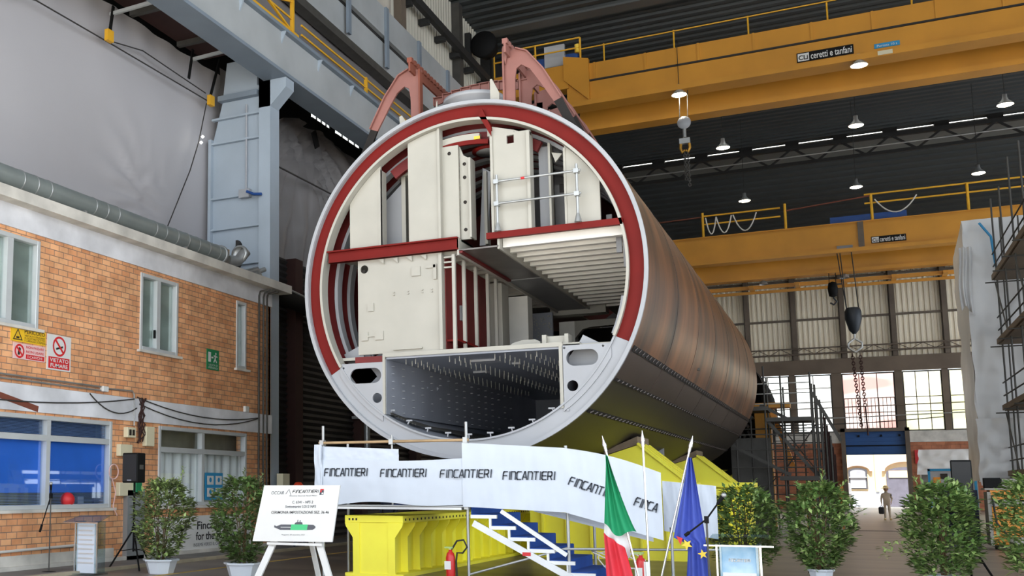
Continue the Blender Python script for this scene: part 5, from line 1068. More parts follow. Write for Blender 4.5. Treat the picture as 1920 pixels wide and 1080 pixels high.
# ------------------------------------------------------------------ flags
def pole(t, b, tp):
    MB().tube([b, tp], .014, 8).build('pole', 'chrome', t); tp = Vector(tp); d_ = (tp - Vector(b)).normalized(); q = MB(); 
    q.tube([tp, tp + d_ * .03, tp + d_ * .05, tp + d_ * .08], .02, 8); q.tube([tp + d_ * .07, tp + d_ * .11, ], .028, 8, r2=.024); q.tube([tp + d_ * .11, tp + d_ * .22], .024, 8, r2=.002); q.build('finial', 'chrome', t)
b0 = Vector((-2.56, 14.95, .11))
def drape(t, name, m, L, R_, z0, z1, y, folds, amp, n=30):
    def fn(u, v_):
        z = lerp(z0(u), z1(u), v_); return (lerp(L(v_), R_(v_), u), y + amp * math.sin(u * folds + v_ * 1.5), z)
    return MB().grid(fn, n, 24).build(name, m, t)
t = thing('italian_flag', 'green, white and red flag hanging from a tilted pole by the stairs', 'flag', (-2.56, 15, 0)); pole(t, b0, (-2.99, 14.95, 2.10))
# cloth falls from the pole: green upper part, white edge showing, red lower part
drape(t, 'green_cloth', 'flag_green', lambda v_: -3.04 + .05 * v_, lambda v_: lerp(-2.62, -2.96, v_ ** .85), lambda u: lerp(1.15, 1.02, u) - .14 * math.exp(-((u - .4) / .3) ** 2), lambda u: lerp(2.05, 2.03, u), 14.9, 16, .035)
drape(t, 'white_cloth', 'flag_white', lambda v_: -3.07 + .02 * v_, lambda v_: lerp(-2.74, -2.72, v_), lambda u: lerp(.98, .66, u), lambda u: lerp(1.36, 1.0, u), 15.0, 9, .03)
drape(t, 'red_cloth', 'flag_red', lambda v_: -3.06 + .03 * (1 - v_), lambda v_: lerp(-2.62, -2.78, v_), lambda u: lerp(.12, .1, u), lambda u: lerp(1.0, .8, u), 14.9, 14, .04)
t = thing('bare_flag_pole', 'middle flag pole standing bare between the two flags', 'flag pole', (-2.5, 15.05, 0)); pole(t, (-2.5, 15.05, .1), (-2.52, 15.05, 2.16))
MB().lathe([(0, 0), (.22, 0), (.24, .05), (.1, .1), (0, .1)], (-2.5, 15.03, 0), 24).build('stand_base', 'galv', t)
drape(t, 'furled_cloth', 'flag_white', lambda v_: -2.57, lambda v_: -2.5, lambda u: .2, lambda u: .62, 15.03, 6, .02)
t = thing('european_flag', 'dark blue flag with yellow stars hanging from a tilted pole beside the lectern', 'flag', (-2.44, 15, 0)); pole(t, (-2.44, 15.12, .11), (-1.94, 15.12, 2.08))
drape(t, 'blue_cloth', 'flag_blue', lambda v_: lerp(-2.1, -1.94, v_ ** .6) if v_ < .42 else lerp(-2.2, -1.95, (v_ - .42) / .58), lambda v_: lerp(-1.72, -1.9, v_ ** 1.3), lambda u: lerp(.05, .1, u), lambda u: 2.0, 15.08, 15, .035, 36)
def star(x, z, r, rot, y=15.03):
    pts = []
    for k in range(10): rr = r if k % 2 == 0 else r * .42; a = rot + PI / 2 + k * PI / 5; pts.append((x + rr * math.cos(a), z + rr * math.sin(a)))
    return MB().prism(pts, 'y', y, y + .004).build('star', 'gold', t)
star(-2.01, .86, .075, .5); star(-1.82, .74, .065, .2)
MB().prism([(-2.14, .97), (-2.06, .94), (-2.09, .85)], 'y', 15.03, 15.034).build('flag_fold_mark', 'sign_red', t)

# ================================================================== CRANES, LAMPS, HOOKS
def crane(label, y, z0, z1, xl, fl, gap, far_dz):
    t = thing('overhead_crane', label, 'overhead crane', (0, y, z0))
    MB().box(xl, XR, y, y + .6, z0 + .25, z1).build('main_girder', 'crane_yellow', t); MB().box(xl, XR, y - .3, y + .75, z0, z0 + .25).build('bottom_flange', 'crane_yellow', t); MB().box(xl, XR, y - .08, y + .7, z1 - .92 if fl else z1 - .06, z1 - .84 if fl else z1).build('cable_line' if fl else 'top_flange', 'truss' if fl else 'crane_yellow', t)
    y2 = y + gap; MB().box(xl, XR, y2, y2 + .6, z0 + .25 + far_dz, z1 - .1).build('second_girder', 'crane_yellow', t); MB().box(xl, XR, y2 - .2, y2 + .75, z0 + far_dz, z0 + .25 + far_dz).build('second_flange', 'crane_yellow', t)
    x = xl + 1.3
    if fl:
        while x < XR: MB().box(x, x + .1, y - .06, y, z1 - .84, z1).build('stiffener', 'crane_yellow', t); x += 2.35
    return t
c1 = crane('yellow double girder crane just behind the hull top, long maker plate on it', 50.4, 19.85, 22.0, -11.3, True, 2.7, -.35)
MB().box(-15, -11.2, 50.3, 51.1, 20.9, 22.1).build('end_carriage', 'crane_yellow', c1); MB().prism([(-11.4, 21.3), (-10.2, 20.1), (-10.2, 22.2), (-11.4, 22.5)], 'y', 50.2, 50.5).build('gusset_plate', 'crane_yellow', c1)
mb = MB()
for z in (22.9, 23.4): mb.tube([(-14.9, 50.4, z), (-10.6, 50.4, z)], .04, 6)
for x in (-14.9, -12.8, -10.6): mb.tube([(x, 50.4, 22.0), (x, 50.4, 23.4)], .05, 6)
mb.tube([(-10.6, 50.4, 22.8), (20, 50.4, 22.9)], .03, 6)
for k in range(9): mb.tube([(-9.5 + k * 3.2, 50.5, 22), (-9.5 + k * 3.2, 50.5, 22.9)], .04, 6)
mb.build('walkway_rail', 'rail_yellow', c1)
MB().box(-13.4, -10.9, 51.2, 52.2, 21.9, 23.0).build('trolley_cabinet', 'cab_blue', c1); MB().box(-12.5, -11.5, 51.0, 51.2, 22.4, 23.5).build('control_panel', 'paint_cool', c1); MB().lathe([(0, 0), (.14, .0), (.14, .4), (0, .4)], (-10.75, 50.5, 22.7), 10).build('beacon', 'gold', c1)
def nameplate(label, y, x0, x1, z0, z1):
    t = thing('maker_plate', label, 'sign', ((x0 + x1) / 2, y, z0)); MB().box(x0, x1, y - .03, y, z0, z1).build('panel', 'black', t); h = z1 - z0
    MB().box(x0 + .04, x0 + .22 * (x1 - x0), y - .035, y - .03, z0 + .1 * h, z1 - .1 * h).build('emblem_field', 'white', t)
    text('emblem', 'CLi', 'ink', t, (x0 + .07, y - .036, z0 + .22 * h), (1, 0, 0), (0, 0, 1), .17 * (x1 - x0), .5 * h, bold=.03); text('lettering', 'ceretti e tanfani', 'white', t, (x0 + .25 * (x1 - x0), y - .031, z0 + .16 * h), (1, 0, 0), (0, 0, 1), .72 * (x1 - x0), .72 * h, bold=.012)
nameplate('black and white maker plate on the nearer yellow crane girder', 50.38, -1.2, 1.02, 20.25, 20.68)
solo('load_plate', MB().box(1.8, 2.75, 50.35, 50.39, 20.3, 20.5), 'sign_blue', 'small blue plate on the nearer crane girder beside the maker plate', 'sign'); o = bpy.data.objects['load_plate']; text('lettering', 'Portata 10 t', 'white', o, (1.9, 50.345, 20.34), (1, 0, 0), (0, 0, 1), .75, .1)
solo('load_plate', MB().box(1.9, 2.45, 50.06, 50.09, 19.88, 20.06), 'cream', 'small pale plate on the lower flange under the blue plate', 'sign')
c2 = crane('yellow double girder crane farther down the hall in front of the gable wall', 79.0, 17.2, 19.25, -13.5, False, 3.2, -.75)
mb = MB()
for z in (20.15, 20.75): mb.tube([(-8.5, 79.0, z), (-3.5, 79.0, z)], .06, 6).tube([(1.6, 79.0, z + .25), (22, 79.0, z + .25)], .06, 6)
for x in (-13, -8.5, -3.2, 2.0, 7.4, 12.8): mb.tube([(x, 79.0, 19.2), (x, 79.0, 21.0)], .09, 6)
mb.build('walkway_rail', 'rail_yellow', c2); MB().tube([(-13, 79, 20.6), (-8.5, 79, 20.7)], .05, 6).build('rusty_rail', 'fin_rust', c2); MB().tube([(-3.2, 79, 20.5), (2, 79, 20.9)], .05, 6).build('rusty_rail', 'fin_rust', c2)
MB().box(-.5, 4, 79.3, 80.3, 19.25, 19.75).build('trolley', 'cab_blue', c2); mb = MB()
for x0, x1 in ((-8.3, -7.6), (-7.6, -6.6), (-6.5, -5.0), (2.2, 4.6)): MB().tube(sag((x0, 78.9, 20.6), (x1, 78.9, 20.6), 1.2 if x1 < 0 else 1.0, 12), .045, 6).build('festoon_cable', 'white_cable', c2)
mb = MB()
for k in range(9): x = -9 + k * 3.0; mb.box(x, x + .3, 82.5, 84.0, 15.9, 16.1)
mb.box(-12, XR, 83.2, 83.5, 15.95, 16.2).box(-12, XR, 83.9, 84.0, 15.7, 15.9)
mb.build('access_walkway', 'crane_yellow', c2); MB().box(1.1, 1.45, 78.9, 79.0, 17.45, 19.2).build('seam_plate', 'steel_brown', c2)
nameplate('small black maker plate on the farther yellow crane girder', 78.98, 1.85, 3.85, 17.65, 18.1); solo('load_plate', MB().box(-.2, .75, 78.9, 78.98, 17.45, 17.68), 'paint_grey', 'small grey plate on the farther crane girder', 'sign')

def lamp(label, x, y, z, zt_):
    t = thing('pendant_lamp', label, 'lamp', (x, y, z), 'hall pendant lamps')
    MB().lathe([(.33, 0), (.34, .02), (.28, .1), (.15, .22), (.1, .34), (.1, .5), (0, .5)], (x, y, z), 20).build('shade', 'galv', t); MB().lathe([(0, -.02), (.24, -.03), (.32, .02), (.32, .04), (0, .04)], (x, y, z), 20).build('diffuser', 'lamp_glow', t); MB().tube([(x, y, z + .5), (x, y, zt_)] + ([(x, y + .5, zt_)] if zt_ < 23 else []), .015, 5).build('cord', 'truss', t)
    l = bpy.data.lights.new('lamp_light', 'SPOT'); l.energy = 420; l.color = (1, .88, .7); l.spot_size = 2.6; l.spot_blend = .6; l.shadow_soft_size = .25
    o = bpy.data.objects.new('lamp_light', l); COL.objects.link(o); o.parent = t; o.location = (0, 0, -.08)
for lab, x, y, z, zt_ in (('lit lamp hanging under the nearer crane, above the small hook', -6.15, 50.25, 19.63, 22.3), ('lit lamp hanging under the nearer crane beside its maker plate', 1.18, 50.25, 19.63, 20.0), ('lit lamp between the cranes, above and left of the chain hook', 1.03, 56.8, 19.0, CE + .14),
                          ('lit lamp between the cranes, next to the small brass hook', -5.02, 57.4, 19.0, CE + .14), ('lit lamp above the farther crane near the looped cables', -4.98, 69.0, 19.0, CE + .14), ('lit lamp above the farther crane and its maker plate', 1.03, 68.8, 19.0, CE + .14),
                          ('lit lamp above the wrapped block, last of the farther row', 7.05, 68.9, 19.0, CE + .14), ('lit lamp below the end of the nearer crane, last of its row', 7.05, 56.8, 19.0, CE + .14)): lamp(lab.replace('above and left of the chain hook', 'over the middle of the hall'), x, y, z, zt_)
for lab, x in (('small unlit lamp under the farther crane near the hull', -4.9), ('small unlit lamp under the farther crane beside the hook ropes', .15)):
    solo('crane_lamp', MB().lathe([(.3, 0), (.25, .15), (.1, .3), (0, .3)], (x, 80.5, 15.75), 14), 'galv', lab, 'lamp', 'lamps under the farther crane')

def chain(mb, p, q, r, n):
    p = Vector(p); q = Vector(q)
    for k in range(n):
        c = p.lerp(q, (k + .5) / n); h = (p - q).length / n * .75; a = (1, 0) if k % 2 else (0, 1)
        mb.tube([c + Vector((a[0] * r * math.cos(t_), a[1] * r * math.cos(t_), h * math.sin(t_))) for t_ in [i * PI / 4 for i in range(9)]], r * .35, 5, cap=False)
    return mb
t = thing('crane_hook', 'small crane hook block with brass hooks and chain under the nearer crane', 'crane hook', (-5.97, 50, 16.7))
for x in (-6.15, -5.8): MB().tube([(x, 50, 18.3), (x, 50.4, 19.9)], .02, 5).build('rope', 'truss', t)
MB().lathe([(0, -.08), (.28, -.08), (.3, 0), (.28, .08), (0, .08)], (-5.97, 50, 18.2), 18, 'y').build('pulley', 'paint_cool', t); MB().tube([(-5.97, 50, 17.9), (-5.97, 50, 17.5)], .08, 8).box(-6.2, -5.75, 49.9, 50.1, 17.2, 17.45).build('block', 'galv', t)
for s_ in (-1, 1): MB().tube([(-5.97 + s_ * .18, 50, 17.2), (-5.97 + s_ * .2, 50, 17.0), (-5.97 + s_ * .12, 50, 16.8), (-5.97 + s_ * .02, 50, 16.9)], .06, 8).build('hook', 'brass', t)
mb = MB(); chain(mb, (-5.87, 50, 16.8), (-5.85, 50, 15.2), .06, 14); chain(mb, (-6.0, 50, 16.8), (-5.98, 50, 15.5), .06, 12); mb.build('chain', 'steel_dark', t)
t = thing('crane_hook', 'large dark hook block with long chains hanging from the farther crane', 'crane hook', (.5, 79, 11))
for dx, dz in ((-.85, 0), (-.65, 0), (.1, 0)): MB().tube([(.55 + dx * .9, 79, 17.25), (.5 + (.35 if dx > 0 else -.35), 79, 13.2)], .035, 5).build('rope', 'truss', t)
MB().lathe([(.1, 0), (.3, .25), (.5, 1.0), (.5, 1.5), (.4, 1.75), (0, 1.8)], (.5, 79, 11.7), 14).build('block', 'hook_black', t)
MB().tube([(.5, 79, 11.7), (.5, 79, 11.4), (.1, 79, 11.1), (.1, 79, 10.8), (.5, 79, 10.5)], .07, 8).tube([(.5, 79, 11.4), (.9, 79, 11.1), (.9, 79, 10.8), (.5, 79, 10.5)], .07, 8).build('hook', 'galv', t)
mb = MB(); chain(mb, (.3, 79, 10.4), (.55, 79, 5.6), .09, 26); chain(mb, (.75, 79, 10.4), (.85, 79, 6.9), .09, 20); mb.tube([(.85, 79, 6.9), (.9, 79, 5.0)], .05, 6); mb.build('chain', 'rust_dark', t)
t = thing('crane_hook', 'small black hook block hanging on ropes under the farther crane, closer to the hull', 'crane hook', (-.6, 80, 14))
for dx in (-.2, .2): MB().tube([(-.6 + dx, 80, 15.3), (-.6 + dx, 82.3, 16.6)], .03, 5).build('rope', 'truss', t)
MB().lathe([(0, 0), (.25, .1), (.32, .6), (.25, 1.0), (0, 1.1)], (-.6, 80, 14.4), 12).build('block', 'black', t); MB().tube([(-.6, 80, 14.4), (-.4, 80, 14.1), (-.6, 80, 13.9), (-.8, 80, 14.05)], .06, 8).build('hook', 'hook_black', t)

# ================================================================== BEHIND AND BESIDE THE HULL
h2 = thing('far_hull_section', 'dark second hull section standing behind the brown one, by the bright windows', 'submarine section', (-6.4, 60, 2))
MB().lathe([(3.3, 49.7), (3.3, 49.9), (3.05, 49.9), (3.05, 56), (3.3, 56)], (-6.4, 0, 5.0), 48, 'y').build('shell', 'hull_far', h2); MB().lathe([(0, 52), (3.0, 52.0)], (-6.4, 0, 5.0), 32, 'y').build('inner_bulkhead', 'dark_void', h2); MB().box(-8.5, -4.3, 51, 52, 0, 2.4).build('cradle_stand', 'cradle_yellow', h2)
mb = MB()
for k in range(24): a = random.uniform(-.7, .6); r_ = random.uniform(2.2, 2.9); mb.tube([(-6.4 + r_ * math.cos(a), 50.4, 5 + r_ * math.sin(a)), (-6.4 + (r_ - .3) * math.cos(a + .1), 50.8, 5 + (r_ - .2) * math.sin(a + .1))], .06, 6)
mb.build('inner_pipework', 'galv', h2)
t = thing('stair_tower', 'dark scaffold stair tower with platforms behind the hull', 'scaffold', (-2.4, 47, 0))
for x, zt_ in ((-4.1, 4.5), (-3.0, 6.4), (-2.4, 6.0), (-1.35, 6.1), (-1.2, 5.6), (-1.05, 5.0), (-.9, 4.2), (-.75, 3.6)):
    for y in (46, 47.6): MB().tube([(x, y, 0), (x, y, zt_ - (y - 46) * .2)], .035, 6).build('standard', 'steel_dark', t)
for z in (1.0, 1.7, 2.4, 3.1, 3.7): MB().tube([(-4.3, 46, z), (-1.0, 46, z)], .03, 6).build('ledger', 'steel_dark', t)
for z in (4.9, 5.3, 5.7): MB().tube([(-3.6, 46, z), (-1.35, 46, z)], .025, 6).build('guard_rail', 'galv', t)
for x0, x1, z in ((-3.0, -1.3, 4.3), (-4.0, -2.9, 4.75), (-2.6, -1.0, 2.0)): MB().box(x0, x1, 45.95, 47.7, z - .1, z + .06).build('platform', 'steel_dark', t)
for p, q in (((-4.3, 46, 3.3), (-2.2, 46, 2.1)), ((-3.0, 46.2, 4.3), (-1.2, 46.2, 2.0)), ((-1.3, 46, 5.3), (-.4, 46, 3.4)), ((-3.2, 46.4, 4.9), (-2.2, 46.4, 4.3))): MB().bar(p, q, .06, .12).build('stair_stringer', 'steel_dark', t)
for x in (-3.6, -2.75, -2.05, -1.7): MB().tube([(x, 46.8, 0), (x, 46.8, 4.4)], .03, 6).build('standard', 'steel_dark', t)
for z in (.6, 1.35, 2.05, 2.75, 3.4, 4.0):
    MB().tube([(-4.3, 47.6, z), (-.9, 47.6, z)], .028, 6).build('ledger', 'steel_dark', t)
for p, q in (((-4.1, 46.8, .2), (-2.8, 46.8, 2.0)), ((-2.8, 46.8, .2), (-1.4, 46.8, 2.0)), ((-2.6, 47.2, 2.1), (-1.2, 47.2, 4.2)), ((-1.2, 47.2, 2.1), (-2.6, 47.2, 4.2)), ((-2.2, 47.2, 0), (-1.0, 47.2, 2.0))): MB().tube([p, q], .028, 6).build('brace', 'steel_dark', t)
mb = MB()
for k in range(10): z = 2.2 + k * .21; mb.box(-2.9 + k * .02, -1.6, 46.5 + k * .1, 46.7 + k * .1, z, z + .03)
mb.build('stair_treads', 'steel_dark', t)
mb = MB()
for k in range(7): x = -.95 + k * .05; mb.tube([(x, 46.2 + k * .2, .3), (x, 46.2 + k * .2, 4.6 - k * .28)], .03, 5)
mb.build('stored_tubes', 'rust_dark', t)
solo('mesh_screen', MB().box(-4.4, -2.9, 46.8, 46.85, 0, 3.6), 'steel_dark', 'dark grey screen sheet standing behind the scaffold tower rails', 'screen')
t = thing('yellow_gantry', 'yellow steel support column behind the scaffold tower', 'support', (-3.2, 48.5, 0))
MB().box(-3.55, -2.95, 48.2, 48.9, 0, 5.0).build('column', 'crane_yellow', t); MB().box(-3.8, -2.2, 48.1, 49, 4.9, 5.1).build('head_plate', 'crane_yellow', t); MB().bar((-2.9, 48.4, 4.8), (-2.2, 48.4, 2.4), .5, .2).build('brace', 'orange', t)
solo('orange_barrier', MB().box(-1.9, -.45, 47.9, 48.0, 1.5, 1.68).box(-1.8, -1.72, 47.9, 48, 0, 1.5).box(-.55, -.48, 47.9, 48, 0, 1.5), 'orange', 'orange barrier rail at the foot of the scaffold tower', 'barrier')

# wrapped block with scaffold
WX = 4.4
wb = thing('wrapped_block', 'tall block wrapped in white plastic sheeting behind the scaffold decks', 'wrapped block', (8, 51, 2))
def wfn(u, v_):
    x = lerp(WX, 13, u ** 1.6); z = lerp(1.9, 12.35, v_); return (x + .12 * nz(z * .9, u * 3, 3) * (1 - u), 50 + .25 * nz(x * .9, z * .6, 3) + .08 * nz(x * 3, z * 2.2, 8), z)
MB().grid(wfn, 60, 70).build('front_sheet', 'tarp_white', wb)
MB().grid(lambda u, v_: (WX + .25 * u + .1 * nz(u * 5, v_ * 9, 5), 50 + 8 * u, lerp(1.9, 12.3, v_)), 20, 40).build('side_sheet', 'tarp_white', wb)
MB().box(WX + .7, 13, 50.6, 58, 1.9, 12.0).build('core', 'board_wood', wb)
MB().grid(lambda u, v_: (lerp(4.15, 4.6, u) - .05 * math.sin(v_ * 5), 49.7 + .12 * math.sin(u * 14), lerp(8.6 + .2 * math.sin(u * 5), 11.2, v_)), 16, 16).build('hanging_sheet', 'tarp_white', wb)
MB().tube([(4.95, 49.6, 12.1), (5.3, 49.55, 11.5), (5.38, 49.55, 10.3)], .05, 6).build('blue_tape', 'blue_tape', wb)
MB().grid(lambda u, v_: (lerp(4.3, 6.5, u) + .1 * nz(u * 4, v_ * 3, 6), 49.6 - .3 * (1 - v_) + .2 * nz(u * 6, v_ * 5, 2), lerp(1.7, 4.3, v_)), 24, 18).build('lower_sheet', 'tarp_white', wb)
sc = thing('flank_scaffold', 'dark tube scaffold with board decks standing before the wrapped white block', 'scaffold', (5.6, 44, 0))
for y in (38.2, 41, 43.8, 46.6, 49.2):
    for x in (5.35, 6.4): MB().tube([(x, y, 0), (x, y, 12.6 + .3 * (y % 2))], .032, 6).build('standard', 'steel_dark', sc)
for z in (2.1, 4.62, 7.2, 9.74):
    MB().box(5.25, 8.5, 36, 49.3, z - .06, z).build('deck', 'board_wood', sc); MB().box(5.18, 5.24, 36, 49.3, z - .04, z + .16).build('toe_board', 'board_wood', sc)
    for dz in (.55, 1.05): MB().tube([(5.3, 36, z + dz), (5.3, 49.6, z + dz)], .028, 6).build('ledger', 'steel_dark', sc)
    for y in (38.2, 41, 43.8, 46.6, 49.2): MB().tube([(4.95, y, z - .14), (6.6, y, z - .14)], .028, 6).build('transom', 'steel_dark', sc)
for y0 in (41, 46.6):
    for z in (2.1, 7.2): MB().tube([(5.28, y0, z), (5.28, y0 + 2.6, z + 2.4)], .026, 6).build('brace', 'steel_dark', sc)
for x in (5.5, 6.1): MB().tube([(x, 49.3, 1), (x + .1, 49.3, 12.2)], .028, 6).build('standard', 'steel_dark', sc)
t = thing('control_cabinet', 'orange and grey equipment cabinet on castors in front of the scaffold', 'cabinet', (3.35, 34, 0))
MB().box(3.12, 4.1, 33.8, 34.6, .12, 1.12).build('body', 'orange', t, bevel=.02); MB().box(3.05, 3.13, 33.78, 34.65, .1, 1.5).build('side_post', 'box_grey', t); MB().box(3.12, 4.1, 33.78, 34.6, 1.12, 1.3).build('grey_band', 'box_grey', t); MB().box(3.12, 4.1, 33.8, 34.6, 1.3, 1.55).build('top_drawer', 'orange', t)
MB().box(3.0, 4.2, 33.75, 34.7, 1.55, 1.6).build('top', 'box_grey', t); MB().lathe([(0, 0), (.05, 0), (.05, .02), (0, .02)], (3.3, 33.76, 1.43), 12, 'y').build('knob', 'ink', t)
for x in (3.2, 4.0): MB().lathe([(0, -.04), (.08, -.04), (.08, .04), (0, .04)], (x, 34, .08), 12, 'x').build('castor', 'rubber', t)
MB().tube([(3.15, 33.7, 1.4), (3.2, 33.65, .7), (3.5, 33.65, .25), (4, 33.65, .15)], .025, 6).build('cable', 'rubber', t)
solo('monitor', MB().box(3.02, 3.4, 34.0, 34.3, 1.6, 1.87), 'black', 'black screen standing on top of the orange cabinet', 'monitor', bevel=.01); solo('grey_case', MB().box(3.42, 4.0, 34.0, 34.4, 1.6, 1.85), 'box_grey', 'grey case beside the black screen on the orange cabinet', 'case', bevel=.01)
solo('white_bucket', MB().lathe([(0, 0), (.14, 0), (.17, .35), (.15, .35), (.13, .03), (0, .03)], (3.55, 33.2, 0), 16), 'box_grey', 'pale grey bucket on the floor before the orange cabinet', 'bucket')
mb = MB()
for k in range(8): mb.tube([(2.3 + .5 * math.sin(i * .8 + k), 34.5 + .3 * math.cos(i * .8), .5 + .09 * k) for i in range(9)], .03, 6)
mb.box(1.9, 2.7, 34.2, 35.0, 0, .5)
solo('hose_pile', mb, 'rubber', 'pile of black hoses and cables beside the orange cabinet', 'hose pile'); solo('dark_cart', MB().box(2.15, 2.95, 35.1, 35.6, 0, 1.55).box(2.1, 3.0, 35.0, 35.7, 1.2, 1.25), 'navy', 'dark blue rack behind the hoses, next to the orange cabinet', 'rack')
cv = thing('covered_stack', 'stack covered with shiny silver plastic sheet by the far brick wall', 'covered stack', (5.6, 86, 0))
MB().grid(lambda u, v_: (lerp(3.7, 7.4, u) + .1 * nz(u * 5, v_ * 4, 1) + .35 * v_ * (1 - 2 * u) * .6, 84 + .12 * nz(u * 6, v_ * 5, 4) + .6 * v_, lerp(2.5, 4.2, v_)), 40, 20).build('sheet', 'tarp_white', cv); MB().box(4.0, 7.2, 84.8, 87, 0, 4.0).build('stack', 'box_grey', cv)
fr = thing('framed_board', 'blue framed notice board standing in front of the covered stack', 'notice board', (4.7, 70, 0))
MB().box(3.6, 5.9, 70, 70.08, 2.55, 2.68).box(3.6, 3.72, 70, 70.08, .6, 2.68).box(5.78, 5.9, 70, 70.08, .6, 2.68).build('frame', 'sign_blue', fr); MB().box(3.72, 5.78, 70.03, 70.06, .6, 2.55).build('panel', 'paint_cool', fr)
for x, z, m in ((3.85, 1.9, 'orange'), (4.2, 2.1, 'ink'), (4.7, 1.8, 'sign_red'), (5.2, 2.1, 'fin_rust'), (4.4, 1.4, 'navy')): MB().box(x, x + .35, 70.0, 70.03, z, z + .3).build('pinned_sheet', m, fr)
for x in (3.66, 5.84): MB().tube([(x, 70.04, 0), (x, 70.04, .7)], .04, 6).build('leg', 'sign_blue', fr)
solo('hydrant_cabinet', MB().box(4.0, 4.7, FW - .12, FW - .01, 3.4, 4.4), 'sign_red', 'red hydrant sign on the far brick wall beside the roller door', 'sign')
solo('pale_stool', MB().box(7.3, 7.8, 85, 85.4, 2.0, 3.0), 'room_cream', 'pale box at the far wall beyond the covered stack', 'box')
solo('drain_pipe', MB().tube([(-1.75, FW - .3, 4.7), (-1.75, FW - .3, 0)], .07, 6).box(-2.3, -1.5, FW - .35, FW, 4.35, 4.5), 'navy', 'dark drain pipe on the brick wall between scaffold tower and roller door', 'pipe')

# ------------------------------------------------------------------ person by the door
PX_, PY_ = 1.32, 62.0
pn = thing('person', 'person in beige clothes and straw hat walking with a black bag near the open door', 'person', (PX_, PY_, 0))
def skin(name, verts, edges, radii, m, parent, lvl=2):
    me = bpy.data.meshes.new(name); org = WORG[parent.name]; me.from_pydata([Vector(v_) for v_ in verts], edges, []); me.update()
    o = bpy.data.objects.new(name, me); COL.objects.link(o); o.parent = parent; WORG[o.name] = org
    sk = o.modifiers.new('skin', 'SKIN'); 
    for v_, r_ in zip(me.skin_vertices[0].data, radii): v_.radius = (r_, r_ * .85 if isinstance(r_, float) else r_)
    me.skin_vertices[0].data[0].use_root = True
    ss = o.modifiers.new('sub', 'SUBSURF'); ss.levels = lvl; ss.render_levels = lvl
    me.materials.append(MATS[m]); return o
K = .93
V = [(0, 0, .92), (0, 0, 1.12), (0, 0, 1.34), (0, 0, 1.46), (0, -.01, 1.56), (0, -.02, 1.68), (-.19, 0, 1.38), (-.25, .02, 1.12), (-.24, -.08, .88), (.19, 0, 1.38), (.26, .03, 1.13), (.2, -.12, .96),
     (-.09, 0, .86), (-.1, -.04, .5), (-.11, .03, .1), (-.12, -.1, .04), (.09, 0, .86), (.11, .04, .5), (.13, .12, .12), (.15, .0, .04)]
V = [(x * K, y * K, z * K) for x, y, z in V]
E_ = [(0, 1), (1, 2), (2, 3), (3, 4), (4, 5), (2, 6), (6, 7), (7, 8), (2, 9), (9, 10), (10, 11), (0, 12), (12, 13), (13, 14), (14, 15), (0, 16), (16, 17), (17, 18), (18, 19)]
Rr = [.15, .15, .17, .07, .075, .09, .075, .055, .04, .075, .055, .04, .1, .075, .055, .045, .1, .075, .055, .045]
skin('body', V, E_, Rr, 'khaki', pn)
MB().lathe([(.1 * math.sin(PI * i / 10), .115 * -math.cos(PI * i / 10)) for i in range(11)], (PX_, PY_ - .02, 1.55), 16).build('head', 'skin', pn)
MB().lathe([(.12, 0), (.21, -.02), (.21, -.005), (.12, .02), (.11, .1), (.06, .13), (0, .13)], (PX_, PY_, 1.6), 18).build('hat', 'straw', pn); MB().lathe([(.1, 0), (.11, .0), (.11, .06), (.1, .08)], (PX_, PY_ + .01, 1.5), 14).build('hair', 'ink', pn)
for x, y in ((-.115, -.07), (.14, .04)): MB().box(PX_ + x - .05, PX_ + x + .05, PY_ + y - .15, PY_ + y + .1, 0, .09).build('shoe', 'straw', pn, bevel=.02)
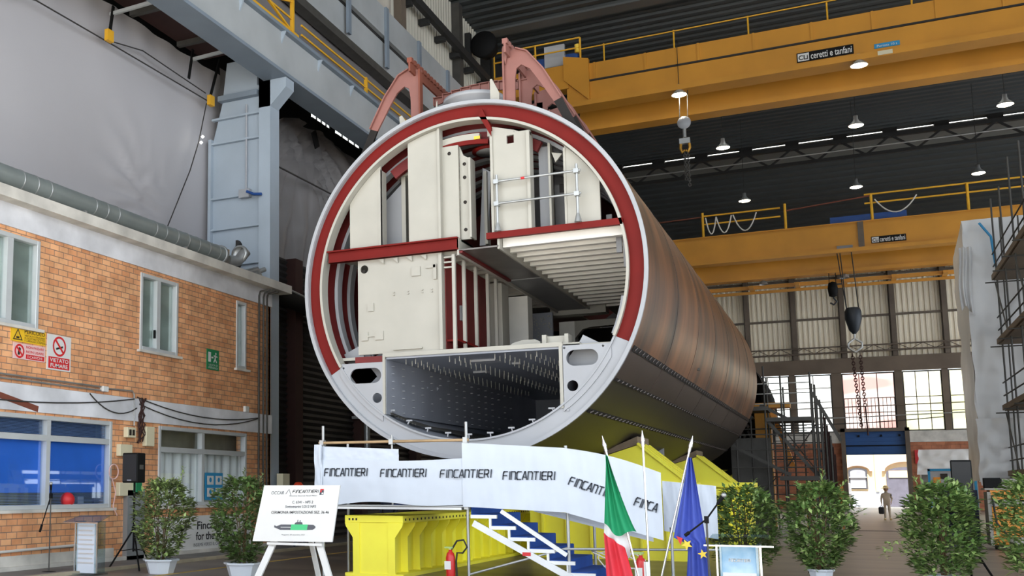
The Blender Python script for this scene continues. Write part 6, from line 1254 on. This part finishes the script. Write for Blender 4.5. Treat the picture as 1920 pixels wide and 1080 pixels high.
for s_, (hx_, hy_, hz_) in ((-1, (-.225, -.08, .8)), (1, (.19, -.12, .88))):
    mb = MB().box(PX_ + hx_ - .02, PX_ + hx_ + .02, PY_ + hy_ - .04, PY_ + hy_ + .04, hz_ - .05, hz_ + .04)
    for k in range(4): mb.tube([(PX_ + hx_, PY_ + hy_ - .03 + k * .02, hz_ - .04), (PX_ + hx_ - s_ * .005, PY_ + hy_ - .03 + k * .02, hz_ - .09), (PX_ + hx_ - s_ * .03, PY_ + hy_ - .03 + k * .02, hz_ - .11 + .005 * k)], .009, 6)
    mb.tube([(PX_ + hx_, PY_ + hy_ - .045, hz_), (PX_ + hx_ - s_ * .02, PY_ + hy_ - .07, hz_ - .04)], .01, 6); mb.build('hand', 'skin', pn)
bg_ = thing('shoulder_bag', 'black bag carried by the person in beige', 'bag', (PX_ - .25, PY_ - .1, .35)); MB().box(PX_ - .38, PX_ - .14, PY_ - .25, PY_ + .08, .3, .66).build('body', 'bag_black', bg_, bevel=.04); MB().tube([(PX_ - .3, PY_ - .1, .66), (PX_ - .25, PY_ - .1, .74), (PX_ - .2, PY_ - .1, .66)], .015, 6).build('handle', 'bag_black', bg_)
# workers and trestles in the shade beyond the easel
w2 = thing('person', 'person in dark clothes standing in the shade under the platform', 'person', (-11.2, 27, 0))
skin('body', [(x, y, z) for x, y, z in V], E_, Rr, 'navy', w2); MB().lathe([(.1 * math.sin(PI * i / 10), .115 * -math.cos(PI * i / 10)) for i in range(11)], (-11.2, 26.98, 1.55), 16).build('head', 'skin', w2); MB().lathe([(.15, 0), (.125, .02), (.12, .08), (.06, .14), (0, .15)], (-11.2, 26.99, 1.6), 16).build('hair', 'ink', w2)
w3 = thing('person', 'person with orange helmet, only the helmet showing above the ceremony board', 'person', (-13.45, 26, 0))
skin('body', [(x, y, z) for x, y, z in V], E_, Rr, 'navy', w3); MB().lathe([(.1 * math.sin(PI * i / 10), .115 * -math.cos(PI * i / 10)) for i in range(11)], (-13.45, 25.98, 1.55), 16).build('head', 'skin', w3); MB().lathe([(.2, 0), (.14, .01), (.135, .08), (.08, .15), (0, .16)], (-13.45, 25.99, 1.6), 18).build('helmet', 'helmet', w3)
